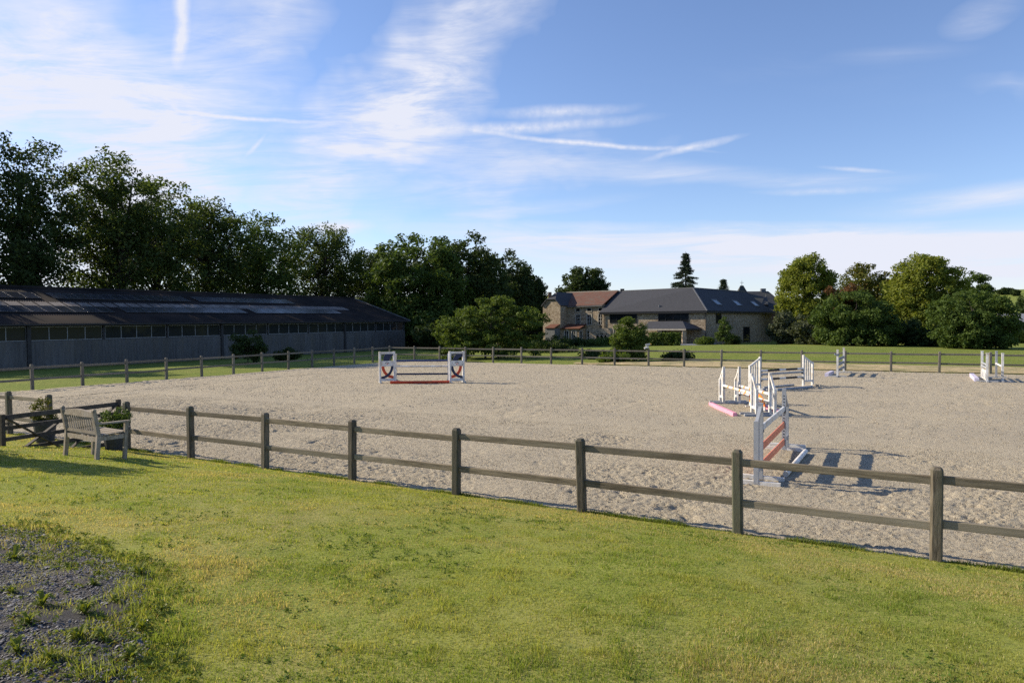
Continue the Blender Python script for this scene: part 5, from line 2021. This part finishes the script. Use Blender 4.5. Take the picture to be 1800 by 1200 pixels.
for i, (px, tp_, d, w, lf, lab) in enumerate([
        (960, 591, 88, 110, 'leaf_dark', 'dark shrub bed under the sunlit gable'), (1010, 597, 92, 70, 'leaf_dark', 'clipped dark shrub before the lean-to doors'),
        (1052, 596, 94, 60, 'leaf_mid', 'leafy shrub before the arched garden wall'), (1040, 619, 60, 80, 'leaf_dark', 'dark low shrub behind the fence on the barn side of the round bush'),
        (1078, 622, 53.5, 50, 'leaf_fresh', 'ragged leafy weeds at the foot of the round bush'), (1195, 622, 56, 50, 'leaf_dark', 'low dark juniper-like shrub behind the fence near the terrace'),
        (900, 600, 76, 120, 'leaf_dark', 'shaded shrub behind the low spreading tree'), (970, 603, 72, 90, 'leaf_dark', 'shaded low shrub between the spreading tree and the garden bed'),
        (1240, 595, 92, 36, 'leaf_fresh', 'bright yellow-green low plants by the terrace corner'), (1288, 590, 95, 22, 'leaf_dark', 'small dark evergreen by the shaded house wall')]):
    ptree('garden_shrub', px, tp_, d, w, lab, lf, bottom=0.0, lobes=[(0, 0, .5, 1, .7, .5)], n_cl=30, per=90, size=0.13, cl_r=0.5, seed=140 + i, cat='shrub', group='garden shrubs', trunk_r=.05, limb_n=6)
# bushes at the foot of the barn
for i, (px, tp_, d, w, lab) in enumerate([(435, 583, 57, 60, 'dark bush growing against the barn wall, the tallest there'), (505, 617, 60, 44, 'low dark bush at the foot of the barn wall')]):
    ptree('barn_bush', px, tp_, d, w, lab, 'leaf_dark', bottom=0.0, lobes=[(0, 0, .5, 1, .7, .5)], n_cl=34, per=90, size=0.11, cl_r=0.42, seed=160 + i, cat='bush', group='bushes at the foot of the barn', trunk_r=.04, limb_n=8)
# hedge on the terrace
h0, h1 = D(1143, 589, 92), D(1193, 589, 90)
hd = empty('clipped_hedge', (h0.x, h0.y, 0), label='clipped dark hedge in front of the garden pavilion', cat='hedge')
C_ = []
for i in range(30):
    for j in range(4):
        p = h0.lerp(h1, i / 29)
        C_.append((p.x - h0.x + random.uniform(-.1, .1), p.y - h0.y + random.uniform(-.3, .3), .25 + j * .42))
V, Q = leaf_cloud(C_, np.full(len(C_), .35), np.full(len(C_), 60), .1, 1.0, 77)
np_mesh('foliage', V, Q, 'leaf_mid', hd)
mb = MB()
for i in range(6):
    p = h0.lerp(h1, i / 5) - h0
    mb.tube([(p.x, p.y, -.1), (p.x, p.y, 1.2)], [.04, .02], 5)
mb.build('stems', 'bark', hd)


# conifers
def conifer(px, top_py, d, wpx, base_py, label, seed, gaps=True, bush=1.0):
    p = D(px, top_py, d)
    H = p.z
    hw = wpx / 2 * d / 1200 * 1.15
    g = np.random.default_rng(seed)
    root = empty('conifer_tree', (p.x, p.y, 0), label=label, cat='tree')
    mb = MB()
    mb.tube([(0, 0, -.2), (0.05, 0, H * .5), (0, 0, H)], [.32, .2, .03], 7)
    C, Rr = [], []
    z = H * .35
    while z < H - .3:
        f = (H - z) / (H * .65)
        nbr = 8
        for k in range(nbr):
            if gaps and g.random() < .18:
                continue
            an = g.random() * 6.28
            ln = hw * (f ** .8) * (0.45 + .75 * g.random())
            tip = Vector((math.cos(an) * ln, math.sin(an) * ln, z - ln * .25 + .25 * ln * g.random()))
            mb.tube([(0, 0, z), tip * .6 + Vector((0, 0, z * .4 + .1)), tip], [.06, .04, .01], 4, cap=False)
            for m_ in range(max(2, int(ln * 2.2))):
                t = (m_ + 1) / max(2, int(ln * 2.2))
                q_ = Vector((0, 0, z)).lerp(tip, .25 + .75 * t)
                C.append(q_[:])
                Rr.append(.45 * bush)
        z += .42
    V, Q = leaf_cloud(C, Rr, np.full(len(C), 34), .16, .5, seed, asp=.3)
    np_mesh('crown', V, Q, 'leaf_conifer', root)
    mb.build('trunk', 'bark', root)


conifer(1205, 442, 128, 58, 520, 'tall ragged conifer standing behind the slate roof ridge', 201)
conifer(1271, 489, 134, 30, 520, 'small pointed conifer tip showing over the slate roof', 202, bush=1.3)
# slim chimney-like pole among the garden trees
# far hedgerow and wood on the hill at the right
for i, (px, tp_, d, w, lab) in enumerate([(1768, 527, 520, 30, 'far-off hedgerow trees on the hill crest'), (1786, 525, 500, 14, 'single round tree on the far hill crest'), (1815, 516, 260, 60, 'far dark wooded slope at the right edge of the valley'), (1785, 546, 200, 40, 'far grey-green trees above the outbuilding roof'), (1810, 540, 190, 60, 'far pale trees beside the wooded slope')]):
    p = D(px, tp_, d)
    zb = 0.0 if d < 260 else float(sstep(260, 900, np.array(math.hypot(p.x, p.y))) * (20 + 26 * vnoise(np.array(p.x / 500 + 3), np.array(p.y / 500 + 8), 21)))
    H = max(p.z - zb, 4)
    hw = w / 2 * d / 1200
    tree('far_trees', (p.x, p.y, zb), [(0, 0, H * .5, hw, hw * .6, H * .5)], lab, 'trees', 'far trees on the hill', 'leaf_dark' if i != 3 else 'leaf_grey', 50, 70, .5 if d < 300 else .8, hw * .28, 300 + i, trunk_r=.4, limb_n=6)
# shrub outside the frame on the left, whose shadow lies across the lawn
p = GL(195, 831)
sp_ = Vector((p.x, p.y, 0)) + Vector((TO_SUN.x, TO_SUN.y, 0)).normalized() * 4.0
tree('lawn_shrub', (sp_.x, sp_.y, float(lawn_z(sp_.x, sp_.y))), [(0, 0, 1.25, .6, .6, 1.25), (-1.0, .3, 1.35, .8, .7, 1.3), (-2.2, .7, 1.4, 1.0, .8, 1.3)], 'dense green shrub at the edge of the lawn near the gate', 'shrub', None, 'leaf_mid', 90, 90, .07, .34, 400, trunk_r=.06, limb_n=10)

# ------------------------------------------------------------------ gravel with weeds, near left corner
gpx = [(-40, 915), (40, 932), (120, 955), (190, 985), (245, 1010), (268, 1045), (262, 1080), (215, 1105), (235, 1140), (225, 1180), (250, 1230), (240, 1330)]
gpoly = [GL(x_, y_) for x_, y_ in gpx]
gpoly = [(p.x, p.y) for p in gpoly]
# closes round behind, out of the frame
gpoly += [(gpoly[-1][0] - 1.5, gpoly[-1][1] - 1.5), (-7.5, 0.0), (-8.5, 4.0), (gpoly[0][0] - 1.2, gpoly[0][1] + .1)]
GP = np.array(gpoly)


def in_poly(x, y, P=GP):
    x = np.asarray(x)
    y = np.asarray(y)
    inside = np.zeros(x.shape, dtype=bool)
    n = len(P)
    for i in range(n):
        x1, y1 = P[i]
        x2, y2 = P[(i + 1) % n]
        c = ((y1 > y) != (y2 > y)) & (x < (x2 - x1) * (y - y1) / (y2 - y1 + 1e-12) + x1)
        inside ^= c
    return inside


def poly_dist(x, y, P=GP):
    d = np.full(np.shape(x), 1e9)
    n = len(P)
    for i in range(n):
        a_ = P[i]
        b_ = P[(i + 1) % n]
        ab = b_ - a_
        t = np.clip(((x - a_[0]) * ab[0] + (y - a_[1]) * ab[1]) / (ab @ ab + 1e-12), 0, 1)
        d = np.minimum(d, np.hypot(x - a_[0] - t * ab[0], y - a_[1] - t * ab[1]))
    return d


M('gravel_bed', (0.036, 0.036, 0.040), (0.016, 0.015, 0.016), 25, 0.9, 0.02, 60, c3=(0.10, 0.08, 0.055), scale3=1.3)
M('gravel_stone', (0.085, 0.088, 0.102), (0.024, 0.025, 0.030), 14, 0.75, c3=(0.19, 0.19, 0.205), scale3=18)
gs = 0.05
xs = np.arange(GP[:, 0].min() - .1, GP[:, 0].max() + .1, gs)
ys = np.arange(GP[:, 1].min() - .1, GP[:, 1].max() + .1, gs)
GX, GY = np.meshgrid(xs, ys, indexing='ij')
wob = 0.10 * (vnoise(GX * 3, GY * 3, 70) - .5)
sd_ = np.where(in_poly(GX, GY), 1, -1) * poly_dist(GX, GY) + wob
GZ = lawn_z(GX, GY) + 0.004 + np.minimum(0.0, 0.0 * sd_) + 0.01 * (vnoise(GX * 9, GY * 9, 71))
ok = sd_ > 0
ii = np.arange(GX.size).reshape(GX.shape)
okq = ok[:-1, :-1] & ok[1:, :-1] & ok[1:, 1:] & ok[:-1, 1:]
qs = np.stack([ii[:-1, :-1], ii[1:, :-1], ii[1:, 1:], ii[:-1, 1:]], -1)[okq]
used, inv = np.unique(qs, return_inverse=True)
Vg = np.stack([GX, GY, GZ], -1).reshape(-1, 3)[used]
tag(np_mesh('gravel_path', Vg, inv.reshape(qs.shape), 'gravel_bed', smooth=True), kind='structure')
# loose stones
g = np.random.default_rng(5)
N = 42000
px_ = g.uniform(GP[:, 0].min(), GP[:, 0].max(), N * 3)
py_ = g.uniform(GP[:, 1].min(), GP[:, 1].max(), N * 3)
wob = 0.2 * (vnoise(px_ * 3, py_ * 3, 70) - .5)
sdp = np.where(in_poly(px_, py_), 1, -1) * poly_dist(px_, py_) + wob
keep = (sdp > -.03) & (py_ > 1.2) & (py_ < 9) & (px_ > -1.0 * py_ - .5) & (vnoise(px_ * 2.2, py_ * 2.2, 72) > .22)
px_, py_ = px_[keep][:N], py_[keep][:N]
n = len(px_)
sz = g.uniform(.004, .0125, n) * (1 + (g.random(n) < .03) * .8)
octa = np.array([[1, 0, -.2], [0, 1, -.2], [-1, 0, -.2], [0, -1, -.2], [.2, .1, .75]], dtype=float)
tri = np.array([[0, 1, 4], [1, 2, 4], [2, 3, 4], [3, 0, 4]])
V = octa[None] * (0.7 + .6 * g.random((n, 5, 3)))
an = g.uniform(0, 6.28, n)
ca, sa = np.cos(an), np.sin(an)
Vx = V[..., 0] * ca[:, None] - V[..., 1] * sa[:, None]
Vy = V[..., 0] * sa[:, None] + V[..., 1] * ca[:, None]
V = np.stack([Vx, Vy, V[..., 2] * .55 + g.normal(size=(n, 1)) * .45 * Vx], -1) * sz[:, None, None]
V += np.stack([px_, py_, lawn_z(px_, py_) + .010 + sz * .35], -1)[:, None, :]
T = (tri[None] + (np.arange(n) * 5)[:, None, None]).reshape(-1, 3)
tag(np_mesh('gravel', V.reshape(-1, 3), T, 'gravel_stone'), 'loose dark slate gravel scattered over the weedy path', 'gravel', kind='stuff')

# ------------------------------------------------------------------ grass blades on the bank
leaf_mat('grass_blade', (0, 0, 0), (0, 0, 0), 0.45, attr=True, rough=0.55)


def blades(x, y, h, w, col, seed, lean=.45):
    g = np.random.default_rng(seed)
    n = len(x)
    z = lawn_z(x, y) - .004
    a = g.uniform(0, 2 * np.pi, n)
    dx, dy = np.cos(a), np.sin(a)
    b = g.uniform(0, 2 * np.pi, n)
    ln = lean * g.random(n) ** .7
    V = np.empty((n, 3, 3))
    V[:, 0] = np.stack([x - dx * w / 2, y - dy * w / 2, z], -1)
    V[:, 1] = np.stack([x + dx * w / 2, y + dy * w / 2, z], -1)
    V[:, 2] = np.stack([x + np.cos(b) * h * ln, y + np.sin(b) * h * ln, z + h * np.sqrt(np.maximum(1 - ln ** 2, .1))], -1)
    cc = np.repeat(np.concatenate([col, np.ones((n, 1))], 1)[:, None, :], 3, axis=1)
    return V.reshape(-1, 3), cc.reshape(-1, 4)


def grass_tone(x, y, seed):
    g = np.random.default_rng(seed)
    n = len(x)
    s_, t_ = to_st(x, y)
    green = np.array([0.305, 0.315, 0.076])
    lush = np.array([0.20, 0.255, 0.050])
    dry = np.array([0.47, 0.38, 0.185])
    straw = np.array([0.48, 0.41, 0.23])
    f1 = sstep(.38, .66, vnoise(x * .9, y * .9, 41) * .45 + vnoise(x * 2.7, y * 2.7, 42) * .3 + vnoise(x * 8, y * 8, 49) * .25)
    f2 = sstep(.44, .70, vnoise(x * .6 + 9, y * .6, 43) * .65 + vnoise(x * 3.1, y * 3.1, 44) * .35)
    fence_dry = (1 - sstep(.2, 3.2, -t_)) * .75 * sstep(.25, .6, vnoise(x * .8, y * .8, 45))
    pd = poly_dist(x, y)
    gr_dry = np.exp(-((pd - .62) / .34) ** 2) * 1.0 * sstep(.22, .5, vnoise(x * 1.1, y * 1.1, 46)) * (~in_poly(x, y))
    dr = np.clip(f2 * .62 + fence_dry + gr_dry * 1.15 + .08, 0, 1)
    r = g.random(n)
    c = green + (lush - green) * f1[:, None]
    isdry = r < dr * .74
    c = np.where(isdry[:, None], dry * (.7 + .5 * g.random((n, 1))), c)
    c = np.where((r > .965)[:, None], straw, c)
    return c * (.68 + .64 * g.random((n, 1)))


VS, CS = [], []
cnt_b = 0
g = np.random.default_rng(99)
# (ymin, ymax, blades per square metre, height, width)
for bi, (y0, y1, dens_, hh, ww) in enumerate([(1.6, 4.2, 13000, .029, .0056), (4.2, 6.0, 8600, .027, .0060), (6.0, 8.5, 4800, .024, .0074), (8.5, 12.0, 2700, .025, .0105), (12.0, 19.0, 1300, .026, .015)]):
    xw = .84 * y1 + .4
    N = int(dens_ * (y1 - y0) * 2 * xw)
    x = g.uniform(-xw, xw, N)
    y = g.uniform(y0, y1, N)
    s_, t_ = to_st(x, y)
    sdp = np.where(in_poly(x, y), 1, -1) * poly_dist(x, y) + .22 * (vnoise(x * 3, y * 3, 70) - .5)
    weed = g.random(N) < .75 * sstep(.42, .72, vnoise(x * 2.6, y * 2.6, 75) * .6 + vnoise(x * 7, y * 7, 76) * .4)
    keep = (t_ < .04) & (np.abs(x) < .82 * y + .5) & ((sdp < 0.02) | weed | ((sdp < .30) & (g.random(N) < .45 * (1 - sdp / .30))))
    x, y, sdp, t_ = x[keep], y[keep], sdp[keep], t_[keep]
    h = hh * (.55 + .75 * g.random(len(x))) * (.55 + .5 * vnoise(x * 2.3, y * 2.3, 47) + .75 * sstep(.6, .9, vnoise(x * 6, y * 6, 50)))
    rag = sstep(-.40, .0, sdp) * (1 - .45 * sstep(.15, .4, sdp))
    h = h * (1 + 2.2 * rag * g.random(len(x)) ** 2 * (.4 + vnoise(x * 4, y * 4, 77)))
    V, Cc = blades(x, y, h, ww * (.7 + .6 * g.random(len(x))), grass_tone(x, y, 600 + bi), 700 + bi, .72)
    VS.append(V)
    CS.append(Cc)
# longer fringe along the sand edge and round the post feet
N = 60000
s_ = g.uniform(-17, 19, N)
t_ = np.abs(g.normal(0, .05, N)) * -1 + .07
clump = vnoise(s_ * 2.2, s_ * 0 + 3, 48)
kp = g.random(N) < .12 + .6 * sstep(.35, .8, clump)
s_, t_, clump = s_[kp], t_[kp], clump[kp]
x = O0.x + NEAR_DIR.x * s_ + NP.x * t_
y = O0.y + NEAR_DIR.y * s_ + NP.y * t_
V, Cc = blades(x, y, (.025 + .055 * clump) * (.5 + .8 * g.random(len(x))), np.full(len(x), .010), np.array([0.15, 0.185, 0.034]) * (.6 + .8 * g.random((len(x), 1))), 801, .8)
VS.append(V)
CS.append(Cc)
V = np.concatenate(VS)
print('grass blades', len(V) // 3)
tag(np_mesh('grass', V, np.arange(len(V)).reshape(-1, 3), 'grass_blade', attr=np.concatenate(CS)), 'short mown yellow-green grass on the bank before the fence', 'grass', kind='stuff')

# clover and broad-leaved weeds in the lawn
g = np.random.default_rng(71)
N = 60000
x = g.uniform(-9, 9, N)
y = g.uniform(1.7, 11, N)
s_, t_ = to_st(x, y)
m_ = vnoise(x * .8, y * .8, 84) * .5 + vnoise(x * 3.2, y * 3.2, 85) * .5
kp = (t_ < -.25) & (np.abs(x) < .82 * y + .4) & (~in_poly(x, y)) & (g.random(N) < sstep(.50, .82, m_) * .24)
x, y = x[kp], y[kp]
V, Q = leaf_cloud(np.stack([x, y, lawn_z(x, y) + .014], -1), np.full(len(x), .032), np.full(len(x), 8), .0105, .45, 72, asp=.62, up=1.2)
leaf_mat('leaf_clover', (0.065, 0.11, 0.020), (0.15, 0.21, 0.040), .35)
tag(np_mesh('clover', V, Q, 'leaf_clover'), 'patches of clover growing in the mown lawn', 'clover', kind='stuff')

# low ground cover between the stones
g = np.random.default_rng(61)
N = 16000
x = g.uniform(GP[:, 0].min(), GP[:, 0].max(), N)
y = g.uniform(max(1.6, GP[:, 1].min()), GP[:, 1].max(), N)
sdp = np.where(in_poly(x, y), 1, -1) * poly_dist(x, y)
m_ = vnoise(x * 2.1, y * 2.1, 81) * .55 + vnoise(x * 6.5, y * 6.5, 82) * .45 + .25 * (1 - sstep(0, .35, np.abs(sdp)))
kp = (sdp > -.30) & (g.random(N) < sstep(.44, .68, m_)) & (x > -.85 * y - .3)
x, y = x[kp], y[kp]
V, Q = leaf_cloud(np.stack([x, y, lawn_z(x, y) + .018], -1), np.full(len(x), .028), np.full(len(x), 7), .013, .7, 62, asp=.42, up=.8)
leaf_mat('leaf_cover', (0.085, 0.125, 0.022), (0.19, 0.23, 0.045), .35, c3=(0.22, 0.15, 0.04))
tag(np_mesh('ground_cover', V, Q, 'leaf_cover'), 'tiny weeds and moss creeping over the dark gravel', 'ground cover', kind='stuff')

# weeds in the gravel
leaf_mat('leaf_weed', (0.095, 0.135, 0.020), (0.20, 0.22, 0.035), .35, c3=(0.24, 0.07, 0.02), rough=.4)


def weed(p, r, n, seed, label):
    g = np.random.default_rng(seed)
    root = empty('weed_plant', p, label=label, cat='weed', group='weeds in the gravel')
    for k in range(n):
        an = 6.283 * k / n + g.normal() * .35
        ln = r * .58 * g.uniform(.3, 1.15)
        wd = ln * g.uniform(.07, .17)
        ri = g.uniform(.3, 2.2)
        mb = MB()
        dirv = Vector((math.cos(an), math.sin(an), 0))
        sd2 = Vector((-math.sin(an), math.cos(an), 0))
        vs = []
        for i in range(5):
            f = i / 4
            c_ = dirv * (ln * f) + Vector((0, 0, .006 + ln * ri * math.sin(f * 2.4) * .55))
            ww_ = wd * math.sin(math.pi * min(f * .86 + .12, 1)) + .002
            lift = Vector((0, 0, ww_ * .35))
            vs += [c_ - sd2 * ww_ + lift, c_, c_ + sd2 * ww_ + lift]
        fs = []
        for i in range(4):
            fs += [(3 * i, 3 * i + 1, 3 * i + 4, 3 * i + 3), (3 * i + 1, 3 * i + 2, 3 * i + 5, 3 * i + 4)]
        mb.add(vs, fs)
        mb.build('leaf', 'leaf_weed', root)


wl_list = [(25, 985, .17), (75, 1068, .15), (50, 1100, .13), (150, 1082, .16), (245, 1012, .14), (165, 1030, .11), (140, 1125, .15), (185, 1130, .14), (250, 1110, .15), (285, 1075, .10), (90, 1165, .13), (30, 1150, .12), (310, 1165, .10), (230, 1160, .12), (20, 1045, .10), (120, 1000, .09), (205, 1062, .09)]
for i, (px, py, r_) in enumerate(wl_list):
    weed(GL(px, py), r_, random.randint(22, 34), 900 + i, 'low leafy weed rosette growing through the dark gravel')
